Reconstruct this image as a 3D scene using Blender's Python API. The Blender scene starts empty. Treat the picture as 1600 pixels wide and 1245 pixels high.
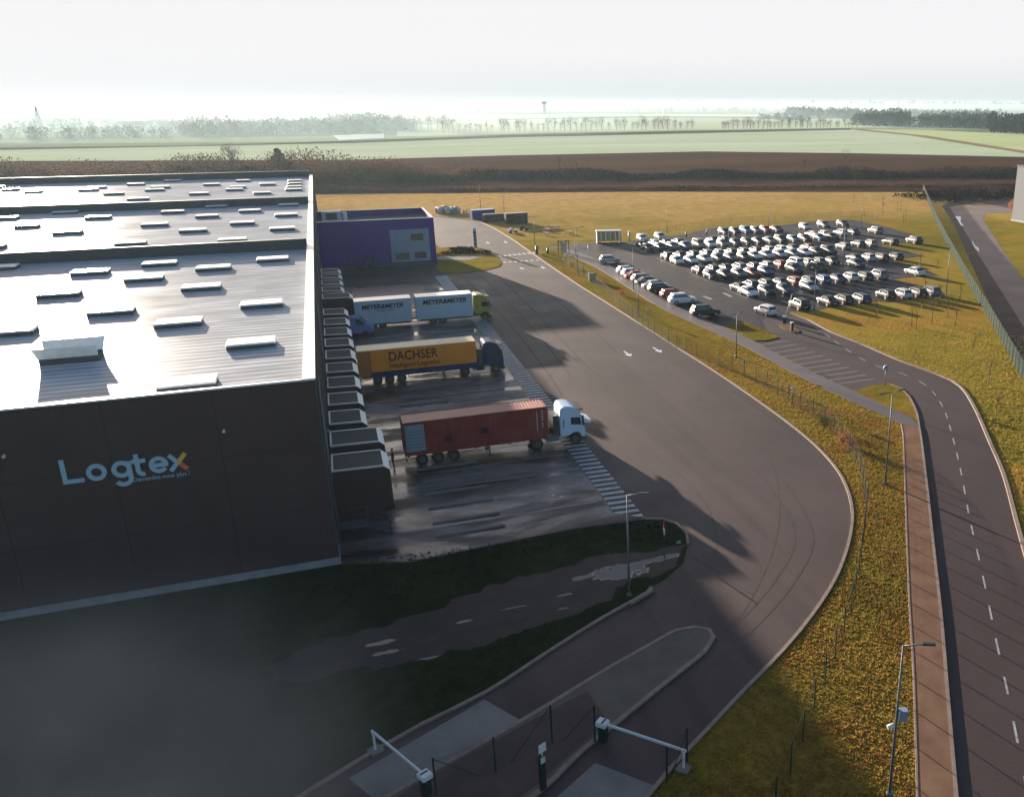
import bpy, math, random
import numpy as np
from mathutils import Vector, Matrix, noise as mnoise
R = math.radians
random.seed(7); rng = np.random.default_rng(7)
S = bpy.context.scene
C = S.collection
# ------------------------------------------------------------------ camera
FP, CX, CY, HC = 1396., 1060., 633., 30.0          # focal length and principal point in photo pixels, camera height
TH = math.atan(473/FP)
AZ = math.atan2(573/FP, math.cos(TH)+473/FP*math.sin(TH))
cam = bpy.data.cameras.new('camera'); camo = bpy.data.objects.new('camera', cam); C.objects.link(camo)
cam.sensor_width = 36; cam.lens = FP/1600*36
cam.shift_x = -(CX-800)/1600; cam.shift_y = (CY-622.5)/1600
cam.clip_start = .5; cam.clip_end = 60000
camo.location = (0, 0, HC); camo.rotation_euler = (math.pi/2-TH, 0, -AZ)
S.camera = camo
# ------------------------------------------------------------------ light
SUN_AZ, SUN_EL = R(-13.8), R(8.0)                  # azimuth from +Y, towards +X positive
S.view_settings.view_transform = 'Standard'; S.view_settings.look = 'None'
S.view_settings.exposure = 2.0; S.view_settings.gamma = 1
sun = bpy.data.lights.new('sun', 'SUN'); suno = bpy.data.objects.new('sun', sun); C.objects.link(suno)
sun.energy = 5.0; sun.angle = R(.6); sun.color = (1, .84, .68)
sd = Vector((math.sin(SUN_AZ)*math.cos(SUN_EL), math.cos(SUN_AZ)*math.cos(SUN_EL), math.sin(SUN_EL)))
suno.rotation_euler = (-sd).to_track_quat('-Z', 'Y').to_euler()
W = bpy.data.worlds.new('World'); S.world = W; W.use_nodes = True
wn = W.node_tree; bg = wn.nodes['Background']
sky = wn.nodes.new('ShaderNodeTexSky'); sky.sky_type = 'NISHITA'; sky.sun_disc = False
sky.sun_elevation = SUN_EL; sky.sun_rotation = SUN_AZ; sky.altitude = 100
sky.air_density = 1.0; sky.dust_density = 2.5; sky.ozone_density = 1.5
hs = wn.nodes.new('ShaderNodeHueSaturation'); hs.inputs['Saturation'].default_value = 1.0; 
wt = wn.nodes.new('ShaderNodeMix'); wt.data_type = 'RGBA'; wt.blend_type = 'MULTIPLY'; wt.inputs[0].default_value = 1; wt.inputs[7].default_value = (.92, .93, 1.04, 1)
wn.links.new(sky.outputs[0], wt.inputs[6]); wn.links.new(wt.outputs[2], hs.inputs['Color'])
# thin bright stratus low over the horizon, clear sky above it
wtc = wn.nodes.new('ShaderNodeTexCoord'); wsp = wn.nodes.new('ShaderNodeSeparateXYZ'); wn.links.new(wtc.outputs['Generated'], wsp.inputs[0])
wr = wn.nodes.new('ShaderNodeValToRGB'); wr.color_ramp.elements[0].position = .115; wr.color_ramp.elements[0].color = (1, 1, 1, 1); wr.color_ramp.elements[1].position = .22; wr.color_ramp.elements[1].color = (0, 0, 0, 1)
wn.links.new(wsp.outputs[2], wr.inputs[0])
wc = wn.nodes.new('ShaderNodeValToRGB'); wc.color_ramp.elements[0].position = 0; wc.color_ramp.elements[0].color = (.76, .82, .83, 1); wc.color_ramp.elements[1].position = .045; wc.color_ramp.elements[1].color = (.93, .92, .935, 1)
wn.links.new(wsp.outputs[2], wc.inputs[0])
wv_ = wn.nodes.new('ShaderNodeVectorMath'); wv_.operation = 'SCALE'; wv_.inputs[3].default_value = 4.25; 
wl = wn.nodes.new('ShaderNodeMapRange'); wl.inputs[1].default_value = -.35; wl.inputs[2].default_value = .30; wl.inputs[3].default_value = 1; wl.inputs[4].default_value = 0; wn.links.new(wsp.outputs[0], wl.inputs[0])
wlm = wn.nodes.new('ShaderNodeMix'); wlm.data_type = 'RGBA'; wn.links.new(wl.outputs[0], wlm.inputs[0]); wn.links.new(wc.outputs[0], wlm.inputs[6]); wlm.inputs[7].default_value = (.93, .93, .94, 1)
wn.links.new(wlm.outputs[2], wv_.inputs[0])
wm = wn.nodes.new('ShaderNodeMix'); wm.data_type = 'RGBA'; 
wr2 = wn.nodes.new('ShaderNodeValToRGB'); wr2.color_ramp.elements[0].position = .42; wr2.color_ramp.elements[0].color = (0, 0, 0, 1); wr2.color_ramp.elements[1].position = .68; wr2.color_ramp.elements[1].color = (1, 1, 1, 1)
wy = wn.nodes.new('ShaderNodeMath'); wy.operation = 'MULTIPLY_ADD'; wy.inputs[1].default_value = .5; wy.inputs[2].default_value = .5; wn.links.new(wsp.outputs[1], wy.inputs[0]); wn.links.new(wy.outputs[0], wr2.inputs[0])
wmu = wn.nodes.new('ShaderNodeMath'); wmu.operation = 'MULTIPLY'; wn.links.new(wr.outputs[0], wmu.inputs[0]); wn.links.new(wr2.outputs[0], wmu.inputs[1]); wn.links.new(wmu.outputs[0], wm.inputs[0])
wn.links.new(hs.outputs[0], wm.inputs[6]); wn.links.new(wv_.outputs[0], wm.inputs[7])
wn.links.new(wm.outputs[2], bg.inputs[0]); bg.inputs[1].default_value = .058
S.cycles.volume_bounces = 0; S.cycles.max_bounces = 6; S.cycles.transparent_max_bounces = 24

# ------------------------------------------------------------------ helpers
def ray(x, y):
    u = (x-CX)/FP; v = (y-CY)/FP
    fh = math.cos(TH)-v*math.sin(TH); dz = -(math.sin(TH)+v*math.cos(TH))
    return u*math.cos(AZ)+fh*math.sin(AZ), -u*math.sin(AZ)+fh*math.cos(AZ), dz
def G(x, y, z=0.):
    a, b, d = ray(x, y); t = (z-HC)/d
    return (a*t, b*t)
def link(o, parent=None):
    C.objects.link(o)
    if parent is not None: o.parent = parent
    return o
def tag(o, label=None, cat=None, group=None, kind=None):
    if label: o['label'] = label
    if cat: o['category'] = cat
    if group: o['group'] = group
    if kind: o['kind'] = kind
    return o
def thing(name, loc, label, cat, group=None, rz=0):
    o = bpy.data.objects.new(name, None); o.empty_display_size = .3
    o.location = loc if len(loc) == 3 else (loc[0], loc[1], 0); o.rotation_euler = (0, 0, rz)
    link(o); return tag(o, label, cat, group)
def copy_tree(o, parent=None):
    c = o.copy(); C.objects.link(c)
    if parent is not None: c.parent = parent
    for ch in list(o.children): copy_tree(ch, c)
    return c

class MB:
    """collects shapes into one mesh"""
    def __init__(s): s.v = []; s.f = []; s.m = []; s.sm = []
    def add(s, vs, fs, m=0, sm=False):
        b = len(s.v); s.v += [tuple(v) for v in vs]
        for f in fs: s.f.append(tuple(i+b for i in f)); s.m.append(m); s.sm.append(sm)
        return s
    def box(s, a, b, m=0, rz=0, piv=None):
        x0, y0, z0 = a; x1, y1, z1 = b
        vs = [(x, y, z) for z in (z0, z1) for x, y in ((x0, y0), (x1, y0), (x1, y1), (x0, y1))]
        if rz:
            px, py = piv or ((x0+x1)/2, (y0+y1)/2); c, n = math.cos(rz), math.sin(rz)
            vs = [(px+(x-px)*c-(y-py)*n, py+(x-px)*n+(y-py)*c, z) for x, y, z in vs]
        return s.add(vs, [(0, 3, 2, 1), (4, 5, 6, 7), (0, 1, 5, 4), (1, 2, 6, 5), (2, 3, 7, 6), (3, 0, 4, 7)], m)
    def tube(s, p, q, r0, r1=None, n=8, m=0, cap=True, sm=True):
        r1 = r0 if r1 is None else r1
        p = Vector(p); q = Vector(q); d = (q-p).normalized()
        u = d.orthogonal().normalized(); w = d.cross(u); vs = []
        for c, r in ((p, r0), (q, r1)):
            for i in range(n):
                a = 2*math.pi*i/n; vs.append(c+u*math.cos(a)*r+w*math.sin(a)*r)
        s.add(vs, [(i, (i+1) % n, n+(i+1) % n, n+i) for i in range(n)], m, sm)
        if cap:
            b = len(s.v)-2*n
            s.f.append(tuple(b+i for i in reversed(range(n)))); s.m.append(m); s.sm.append(False)
            s.f.append(tuple(b+n+i for i in range(n))); s.m.append(m); s.sm.append(False)
        return s
    def extrude(s, pts, y0, y1, m=0, inset=0):
        """side outline pts (x,z), extruded from y0 to y1"""
        n = len(pts)
        vs = [(x, y0, z) for x, z in pts]+[(x, y1, z) for x, z in pts]
        return s.add(vs, [tuple(range(n)), tuple(reversed(range(n, 2*n)))]+[(i, n+i, n+(i+1) % n, (i+1) % n) for i in range(n)], m)
    def build(s, name, mat, parent=None, bevel=0, seg=2, obj=True):
        me = bpy.data.meshes.new(name); me.from_pydata(s.v, [], s.f)
        for m in (mat if isinstance(mat, (list, tuple)) else [mat]): me.materials.append(m)
        me.polygons.foreach_set('material_index', s.m); me.polygons.foreach_set('use_smooth', s.sm)
        me.update()
        if bevel:
            import bmesh
            bm = bmesh.new(); bm.from_mesh(me)
            bmesh.ops.remove_doubles(bm, verts=bm.verts, dist=1e-4)
            bmesh.ops.recalc_face_normals(bm, faces=bm.faces)
            es = [e for e in bm.edges if len(e.link_faces) == 2 and e.calc_face_angle(0) > .35]
            bmesh.ops.bevel(bm, geom=es, offset=bevel, segments=seg, affect='EDGES', clamp_overlap=True)
            for f in bm.faces: f.smooth = True
            bm.to_mesh(me); bm.free()
            me.set_sharp_from_angle(angle=R(40))
        o = bpy.data.objects.new(name, me); return link(o, parent)

def npmesh(name, verts, faces, mat, parent=None, smooth=False):
    """fast mesh from numpy arrays: verts (n,3), faces (m,k)"""
    me = bpy.data.meshes.new(name); k = faces.shape[1]
    me.vertices.add(len(verts)); me.vertices.foreach_set('co', verts.astype(np.float32).ravel())
    me.loops.add(faces.size); me.loops.foreach_set('vertex_index', faces.astype(np.int32).ravel())
    me.polygons.add(len(faces)); me.polygons.foreach_set('loop_start', np.arange(0, faces.size, k, dtype=np.int32))
    me.polygons.foreach_set('use_smooth', np.full(len(faces), smooth))
    me.materials.append(mat); me.update(calc_edges=True); me.validate()
    return link(bpy.data.objects.new(name, me), parent)

# ------------------------------------------------------------------ materials
def mat(name, col, rough=.7, metal=0, var=0, scale=1., col2=None, bump=0, bscale=None, spec=.5, coat=0, coords='Object', detail=6, stretch=None, alpha=None, objcol=False):
    m = bpy.data.materials.new(name); m.use_nodes = True; t = m.node_tree; N = t.nodes; L = t.links
    p = N['Principled BSDF']; p.inputs['Roughness'].default_value = rough; p.inputs['Metallic'].default_value = metal
    p.inputs['Specular IOR Level'].default_value = spec
    if coat: p.inputs['Coat Weight'].default_value = coat; p.inputs['Coat Roughness'].default_value = .08
    p.inputs['Base Color'].default_value = (*col, 1)
    if objcol:
        oi = N.new('ShaderNodeObjectInfo'); L.new(oi.outputs['Color'], p.inputs['Base Color'])
    if var or col2 or bump:
        tc = N.new('ShaderNodeTexCoord'); src = tc.outputs[coords]
        if stretch:
            mp = N.new('ShaderNodeMapping'); mp.inputs['Scale'].default_value = stretch; L.new(src, mp.inputs[0]); src = mp.outputs[0]
        nz = N.new('ShaderNodeTexNoise'); nz.inputs['Scale'].default_value = scale; nz.inputs['Detail'].default_value = detail
        nz.inputs['Roughness'].default_value = .6; L.new(src, nz.inputs['Vector'])
        cr = N.new('ShaderNodeValToRGB'); cr.color_ramp.elements[0].position = .33; cr.color_ramp.elements[1].position = .68
        c2 = col2 or tuple(max(0, c*(1+var)) for c in col); c1 = col if col2 else tuple(c*(1-var) for c in col)
        cr.color_ramp.elements[0].color = (*c1, 1); cr.color_ramp.elements[1].color = (*c2, 1)
        if (var or col2) and not objcol:
            L.new(nz.outputs['Fac'], cr.inputs[0]); L.new(cr.outputs[0], p.inputs['Base Color'])
        if bump:
            b = N.new('ShaderNodeBump'); b.inputs['Strength'].default_value = min(1, bump); b.inputs['Distance'].default_value = .05
            n2 = N.new('ShaderNodeTexNoise'); n2.inputs['Scale'].default_value = bscale or scale*6; n2.inputs['Detail'].default_value = 4
            L.new(src, n2.inputs['Vector']); L.new(n2.outputs['Fac'], b.inputs['Height']); L.new(b.outputs[0], p.inputs['Normal'])
    return m

class NT:
    """tiny node-graph helper"""
    def __init__(s, name, rough=.8, spec=.5):
        s.m = bpy.data.materials.new(name); s.m.use_nodes = True; s.t = s.m.node_tree
        s.p = s.t.nodes['Principled BSDF']; s.p.inputs['Roughness'].default_value = rough; s.p.inputs['Specular IOR Level'].default_value = spec
        s.tc = s.t.nodes.new('ShaderNodeTexCoord').outputs['Object']
    def n(s, ty, **kw):
        o = s.t.nodes.new(ty)
        for k, v in kw.items(): setattr(o, k, v)
        return o
    def l(s, a, b): s.t.links.new(a, b)
    def noise(s, scale, detail=5, stretch=None, rough=.6, dist=0, offset=None, rot=0):
        o = s.n('ShaderNodeTexNoise'); o.inputs['Scale'].default_value = scale; o.inputs['Detail'].default_value = detail
        o.inputs['Roughness'].default_value = rough; o.inputs['Distortion'].default_value = dist
        src = s.tc
        if stretch or offset or rot:
            mp = s.n('ShaderNodeMapping'); s.l(src, mp.inputs[0]); mp.inputs['Scale'].default_value = stretch or (1, 1, 1)
            mp.inputs['Location'].default_value = offset or (0, 0, 0); mp.inputs['Rotation'].default_value = (0, 0, rot); src = mp.outputs[0]
        s.l(src, o.inputs['Vector']); return o.outputs['Fac']
    def ramp(s, fac, stops):
        o = s.n('ShaderNodeValToRGB'); e = o.color_ramp.elements
        while len(e) < len(stops): e.new(.5)
        for i, (p, c) in enumerate(stops):
            e[i].position = p; e[i].color = (*c, 1) if isinstance(c, tuple) else (c, c, c, 1)
        s.l(fac, o.inputs[0]); return o.outputs[0]
    def mix(s, fac, a, b, mode='MIX'):
        o = s.n('ShaderNodeMix', data_type='RGBA', blend_type=mode)
        if isinstance(fac, (int, float)): o.inputs[0].default_value = fac
        else: s.l(fac, o.inputs[0])
        for i, c in ((6, a), (7, b)):
            if isinstance(c, tuple): o.inputs[i].default_value = (*c, 1)
            else: s.l(c, o.inputs[i])
        return o.outputs[2]
    def math(s, op, a, b=0.):
        o = s.n('ShaderNodeMath', operation=op)
        for i, c in ((0, a), (1, b)):
            if isinstance(c, (int, float)): o.inputs[i].default_value = c
            else: s.l(c, o.inputs[i])
        return o.outputs[0]
    def bump(s, h, strength=.5, dist=.05):
        o = s.n('ShaderNodeBump'); o.inputs['Strength'].default_value = strength; o.inputs['Distance'].default_value = dist
        s.l(h, o.inputs['Height']); s.l(o.outputs[0], s.p.inputs['Normal'])
    def col(s, c): s.l(c, s.p.inputs['Base Color'])
    def rough(s, c): s.l(c, s.p.inputs['Roughness'])

def grass_mat(name, a, b, c, big=.03, fine=1.2, patch=None, bumpd=.25):
    g = NT(name, 1., .0)
    n1 = g.noise(big, 6, dist=.6); n2 = g.noise(fine, 6); n3 = g.noise(fine*6, 3)
    base = g.ramp(n1, [(.36, a), (.52, b), (.66, c)])
    if patch: base = g.mix(g.ramp(g.noise(big*2.2, 5, offset=(31, 17, 0)), [(.5, 0.), (.68, .8)]), base, patch)
    base = g.mix(g.ramp(n2, [(.35, .62), (.65, 0.)]), base, tuple(x*.45 for x in a))
    base = g.mix(g.ramp(n3, [(.5, 0.), (.75, .45)]), base, tuple(min(1, x*1.7) for x in b))
    g.col(base); g.bump(n3, .9, bumpd); return g.m
def asphalt_mat(name, c, wet=.3, seed=0, dark=.7, tracks=False, rmin=.24, rmax=.6):
    g = NT(name, .7, .15)
    n1 = g.noise(.05, 6, offset=(seed, seed, 0), dist=.4); n2 = g.noise(6, 4); n3 = g.noise(.35, 5, offset=(seed*2, 3, 0))
    base = g.ramp(n1, [(.3, tuple(x*dark for x in c)), (.7, tuple(x*1.15 for x in c))])
    base = g.mix(g.ramp(n3, [(.3, .5), (.55, 0.)]), base, tuple(x*.72 for x in c))
    base = g.mix(g.ramp(n2, [(.4, .0), (.8, .4)]), base, tuple(x*1.5 for x in c))
    if tracks:
        t1 = g.noise(.22, 3, stretch=(1, .045, 1), rot=R(-14), dist=.2)
        base = g.mix(g.ramp(t1, [(.54, 0.), (.6, .35), (.63, .35), (.7, 0.)]), base, tuple(x*.45 for x in c))
    g.col(base)
    g.rough(g.ramp(g.noise(.12, 5, offset=(seed+9, 2, 0), dist=.5), [(.35, rmin), (.35+wet, rmax)]))
    g.bump(n2, .25, .02); return g.m

M = {}
M['asphalt'] = asphalt_mat('yard_asphalt', (.074, .053, .051), .3, 3, tracks=True, rmin=.56, rmax=.76)
M['asphalt_road'] = asphalt_mat('road_asphalt', (.062, .044, .044), .25, 11, rmin=.65, rmax=.8)
M['asphalt_lot'] = asphalt_mat('car_park_asphalt', (.022, .015, .019), .3, 23, rmin=.48, rmax=.85)
M['path'] = mat('path_surface', (.165, .098, .066), .95, spec=.0, var=0, scale=.5, col2=(.235, .145, .095), bump=.4, bscale=30)
M['path_grey'] = asphalt_mat('grey_path_surface', (.13, .11, .11), .3, 5, rmin=.4, rmax=.7)
M['kerb'] = mat('kerb_concrete', (.22, .16, .13), .8, var=.2, scale=2, bump=.3, bscale=20)
g = NT('site_grass', 1., 0.)
sy = g.n('ShaderNodeSeparateXYZ'); g.l(g.tc, sy.inputs[0])
n1 = g.noise(.02, 6, dist=.6); n2 = g.noise(.35, 7, stretch=(1, .6, 1)); n3 = g.noise(3., 4)
yy_ = g.math('ADD', sy.outputs[1], g.math('MULTIPLY', g.math('SUBTRACT', n1, .5), 160))
yr_ = g.n('ShaderNodeMapRange'); yr_.inputs[1].default_value = 175; yr_.inputs[2].default_value = 290; g.l(yy_, yr_.inputs[0])
near = g.ramp(n1, [(.36, (.16, .14, .020)), (.5, (.26, .20, .030)), (.64, (.34, .22, .04))])
near = g.mix(g.ramp(g.noise(.045, 5, offset=(31, 17, 0)), [(.54, 0.), (.68, .85)]), near, (.36, .165, .04))
base = g.mix(yr_.outputs[0], near, (.50, .32, .125))
base = g.mix(g.ramp(n2, [(.35, .38), (.6, 0.)]), base, (.11, .085, .015))
base = g.mix(g.ramp(n3, [(.45, 0.), (.75, .35)]), base, (.46, .34, .10))
g.col(base); g.bump(g.noise(2.5, 4), .6, .15); M['grass'] = g.m
M['verge'] = grass_mat('verge_grass', (.17, .14, .022), (.26, .185, .03), (.28, .165, .038), .08, 1.1, patch=(.20, .085, .03))
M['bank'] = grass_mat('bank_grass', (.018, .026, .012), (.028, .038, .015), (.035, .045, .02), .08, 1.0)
M['mud'] = mat('muddy_ground', (.040, .028, .025), .85, spec=.1, scale=.2, col2=(.075, .05, .045), bump=.7, bscale=3)
M['puddle'] = mat('puddle_water', (.03, .03, .033), .04, spec=.8)
M['island'] = mat('traffic_island_ground', (.075, .060, .045), .85, scale=.4, col2=(.12, .10, .075), bump=.6, bscale=10)
M['island_mud'] = mat('traffic_island_soil', (.045, .028, .024), .85, scale=.6, col2=(.075, .045, .038), bump=.6, bscale=8)
M['slab'] = mat('concrete_slab', (.12, .115, .105), .7, scale=.5, col2=(.19, .18, .165), bump=.3, bscale=15)
M['white_paint'] = mat('road_paint', (.55, .58, .6), .55, scale=3, col2=(.75, .76, .76))
M['faded_paint'] = mat('worn_road_paint', (.2, .2, .21), .6, scale=3, col2=(.45, .45, .45))
# wet concrete of the loading yard
g = NT('wet_concrete', .5, .35)
n1 = g.noise(.11, 7, stretch=(.6, 1.5, 1), dist=1.2); n2 = g.noise(.5, 6, dist=.8); n3 = g.noise(9, 4)
base = g.ramp(n1, [(.36, (.026, .018, .018)), (.48, (.065, .045, .043)), (.6, (.17, .145, .14))])
base = g.mix(g.ramp(n2, [(.55, 0.), (.72, .7)]), base, (.06, .035, .032))
g.col(base); g.rough(g.ramp(g.noise(.13, 6, stretch=(.5, 1.6, 1), offset=(40, 8, 0), dist=1.), [(.40, .06), (.47, .3), (.57, .65)]))
g.bump(g.noise(.9, 3), .08, .02); M['wet'] = g.m
g = NT('dark_cladding', .6, .12)
wv = g.n('ShaderNodeTexWave', wave_type='BANDS', bands_direction='X'); wv.inputs['Scale'].default_value = 1.0; g.l(g.tc, wv.inputs['Vector'])
g.col(g.mix(g.ramp(g.noise(.15, 5), [(.3, 0.), (.7, 1.)]), (.062, .038, .038), (.082, .052, .052)))
spj = g.n('ShaderNodeSeparateXYZ'); g.l(g.tc, spj.inputs[0])
jt = g.math('LESS_THAN', g.math('FRACT', g.math('DIVIDE', spj.outputs[0], 6.0)), .012); jt2 = g.math('LESS_THAN', g.math('FRACT', g.math('DIVIDE', spj.outputs[2], 4.35)), .012)
old = g.p.inputs['Base Color'].links[0].from_socket
streak = g.ramp(g.noise(1.1, 3, stretch=(1, 1, .04)), [(.5, 0.), (.75, .35)])
g.col(g.mix(g.math('MAXIMUM', jt, jt2), g.mix(streak, old, (.062, .047, .049)), (.044, .030, .031)))
g.bump(wv.outputs['Fac'], .35, .03); M['clad'] = g.m
g = NT('roof_membrane', .5, .012)
n1 = g.noise(.09, 7, stretch=(.7, 1.4, 1), dist=.8); n2 = g.noise(.9, 6, stretch=(.25, 1.6, 1)); 
wv = g.n('ShaderNodeTexWave', wave_type='BANDS', bands_direction='Y'); wv.inputs['Scale'].default_value = .32; wv.inputs['Distortion'].default_value = .6
wv.inputs['Detail'].default_value = 2; wv.inputs['Detail Scale'].default_value = .4; g.l(g.tc, wv.inputs['Vector'])
base = g.ramp(n1, [(.3, (.40, .43, .46)), (.52, (.56, .61, .65)), (.7, (.66, .72, .76))])
base = g.mix(g.ramp(n2, [(.4, .6), (.6, 0.)]), base, (.34, .34, .34))
base = g.mix(g.ramp(wv.outputs['Fac'], [(.5, 0.), (.85, .6)]), base, (.20, .205, .21))
base = g.mix(g.ramp(g.noise(.8, 2, stretch=(1, .05, 1), offset=(5, 0, 0)), [(.66, 0.), (.7, .3)]), base, (.4, .42, .43))
g.col(base); g.rough(g.ramp(n1, [(.35, .22), (.65, .30)]))
h = g.math('ADD', g.math('MULTIPLY', wv.outputs['Fac'], .6), g.math('MULTIPLY', n2, .6)); g.bump(h, .22, .05); M['roof'] = g.m
rd = g.n('ShaderNodeBsdfDiffuse'); rg = g.n('ShaderNodeBsdfGlossy'); rx = g.n('ShaderNodeMixShader'); rx.inputs[0].default_value = .022
g.l(g.p.inputs['Base Color'].links[0].from_socket, rd.inputs[0]); g.l(g.p.inputs['Normal'].links[0].from_socket, rd.inputs['Normal']); g.l(g.p.inputs['Normal'].links[0].from_socket, rg.inputs['Normal'])
g.l(g.ramp(n1, [(.35, .24), (.65, .36)]), rg.inputs['Roughness']); rg.inputs[0].default_value = (1, 1, 1, 1)
g.l(rd.outputs[0], rx.inputs[1]); g.l(rg.outputs[0], rx.inputs[2]); g.l(rx.outputs[0], g.t.nodes['Material Output'].inputs[0])
M['flash'] = mat('white_flashing', (.62, .66, .66), .35, metal=0, var=.08, scale=.5)
M['trim'] = mat('grey_trim', (.075, .09, .095), .6, spec=.15)
M['plinth'] = mat('concrete_plinth', (.26, .28, .29), .7, var=.15, scale=1.5, bump=.2)
M['skylight'] = mat('skylight_dome', (.72, .78, .78), .25, var=.1, scale=2)
M['skyside'] = mat('skylight_kerb', (.07, .08, .085), .8, spec=.1)
M['logo_blue'] = mat('logo_pale_blue', (.36, .56, .66), .5)
M['logo_yellow'] = mat('logo_yellow', (.85, .50, .10), .5)
M['logo_orange'] = mat('logo_orange', (.75, .16, .07), .5)
M['purple'] = mat('purple_cladding', (.062, .022, .23), .7, spec=.04, var=.12, scale=.4)
M['plum'] = mat('plum_door', (.05, .032, .10), .7, spec=.05)
M['bluegrey'] = mat('pale_blue_panel', (.20, .27, .36), .55, var=.08, scale=.5)
M['glass'] = mat('window_glass', (.02, .025, .028), .06, spec=.8)
M['glass_brown'] = mat('tinted_pane', (.10, .085, .07), .1, spec=.6)
M['steel'] = mat('galvanised_steel', (.12, .15, .17), .55, metal=.3)
M['dark_steel'] = mat('dark_steel', (.05, .055, .06), .45, metal=.3)
M['green_steel'] = mat('green_fence_steel', (.012, .03, .024), .7, spec=.15)
M['black'] = mat('black_rubber', (.012, .012, .013), .75)
M['rim'] = mat('wheel_rim', (.35, .36, .38), .35, metal=.7)
M['hub'] = mat('truck_wheel_hub', (.06, .065, .07), .5)
M['chrome'] = mat('lamp_lens', (.6, .6, .6), .12, spec=.8)
M['redlens'] = mat('tail_lens', (.35, .01, .01), .2)
M['paint'] = mat('car_paint', (.5, .5, .5), .42, coat=.0, spec=.3, objcol=True)
M['white'] = mat('white_paint', (.72, .74, .76), .35, coat=.3, var=.03, scale=1)
M['truckwhite_shaded'] = mat('lorry_white_shade_tint', (.40, .52, .60), .4, spec=.3, var=.05, scale=.6)  # white body with the blue-grey of its shaded side put into the colour
M['cabwhite_shaded'] = mat('cab_white_shade_tint', (.50, .66, .80), .35, spec=.4)  # white cab, blue of the shade mixed into the paint colour
M['dirtywhite'] = mat('dirty_white_sheet', (.50, .50, .47), .5, var=.14, scale=.8)
M['orange'] = mat('orange_tarpaulin', (.78, .27, .025), .6, spec=.1, var=.1, scale=.5)
M['navy'] = mat('dark_blue_paint', (.016, .022, .10), .4, spec=.25)
M['yellowgreen'] = mat('yellow_green_paint', (.30, .29, .04), .4, coat=.2)
M['red'] = mat('red_container_paint', (.21, .026, .030), .6, spec=.12, scale=.5, col2=(.27, .055, .045))
M['greypatch'] = mat('grey_door_panel', (.22, .29, .34), .5, var=.06, scale=2)
M['letter_dark'] = mat('dark_lettering', (.014, .014, .022), .8, spec=.03)
M['letter_red'] = mat('dark_red_lettering', (.05, .016, .035), .8, spec=.03)
M['brown'] = mat('brown_container_paint', (.06, .03, .024), .8, spec=.03, scale=.8, col2=(.13, .085, .07))
M['bluebox'] = mat('blue_container_paint', (.02, .03, .24), .7, spec=.05, var=.15, scale=1)
M['bark'] = mat('bark', spec=0., col=(.07, .05, .04), rough=.9, var=.3, scale=4, bump=.5)
M['twig'] = mat('bare_twigs', spec=0., col=(.13, .085, .055), rough=.9, scale=3, col2=(.18, .12, .08))
M['conifer'] = mat('conifer_needles', spec=0., col=(.045, .05, .022), rough=.9, scale=1.5, col2=(.09, .085, .035))
M['redbush'] = mat('dry_red_leaves', spec=0., col=(.20, .07, .035), rough=.9, scale=3, col2=(.32, .14, .05))
M['scrub'] = mat('winter_scrub', spec=0., col=(.035, .021, .016), rough=.95, scale=.08, col2=(.075, .042, .03))
M['darkscrub'] = mat('dark_hedge_leaves', spec=0., col=(.014, .009, .008), rough=.95, scale=.1, col2=(.028, .018, .014))
M['wood'] = mat('distant_wood_foliage', spec=0., col=(.03, .045, .028), rough=.95, scale=.02, col2=(.07, .075, .045))
M['leaf'] = mat('low_plants', spec=0., col=(.22, .18, .035), rough=.9, scale=.15, col2=(.36, .22, .055))
M['leaf_brown'] = mat('dead_leaves', spec=0., col=(.22, .075, .03), rough=.9, scale=.7, col2=(.34, .15, .06))
M['timber'] = mat('table_timber', (.30, .24, .17), .8, var=.2, scale=3)
M['house_wall'] = mat('rendered_house_wall', (.6, .58, .54), .8, var=.06, scale=.1)
M['tile'] = mat('roof_tiles', (.12, .08, .07), .8, var=.2, scale=.2)
M['skin'] = mat('skin', (.45, .28, .2), .6)
M['cloth_dark'] = mat('dark_clothes', (.02, .02, .025), .9)
M['hivis'] = mat('grey_jacket', (.06, .06, .07), .9)
M['greybldg'] = mat('light_grey_cladding', (.20, .215, .23), .7, spec=.1, var=.04, scale=.3)
def translucent(m, k=.5):
    t = m.node_tree; p = t.nodes['Principled BSDF']; tr = t.nodes.new('ShaderNodeBsdfTranslucent'); mx = t.nodes.new('ShaderNodeMixShader'); mx.inputs[0].default_value = k
    if p.inputs['Base Color'].links: t.links.new(p.inputs['Base Color'].links[0].from_socket, tr.inputs[0])
    t.links.new(p.outputs[0], mx.inputs[1]); t.links.new(tr.outputs[0], mx.inputs[2]); t.links.new(mx.outputs[0], t.nodes['Material Output'].inputs[0])
for k_ in ('leaf', 'leaf_brown', 'redbush', 'scrub'): translucent(M[k_])
def mesh_mat(name, col, pitch, wire, axis_a='X', axis_b='Z'):
    """see-through wire mesh: a grid of wires with clear gaps, laid out in the panel's own coordinates (metres)"""
    g = NT(name, .8, .1); g.p.inputs['Base Color'].default_value = (*col, 1)
    sp = g.n('ShaderNodeSeparateXYZ'); uv = g.n('ShaderNodeUVMap'); g.l(uv.outputs[0], sp.inputs[0])
    def wires(o, pt):
        fr = g.math('FRACT', g.math('DIVIDE', o, pt)); return g.math('LESS_THAN', fr, wire/pt)
    k = g.math('MAXIMUM', wires(sp.outputs[0], pitch), wires(sp.outputs[1], pitch*2))
    tr = g.n('ShaderNodeBsdfTransparent'); mx = g.n('ShaderNodeMixShader')
    g.l(k, mx.inputs[0]); g.l(tr.outputs[0], mx.inputs[1]); g.l(g.p.outputs[0], mx.inputs[2])
    g.l(mx.outputs[0], g.t.nodes['Material Output'].inputs[0]); return g.m
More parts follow.
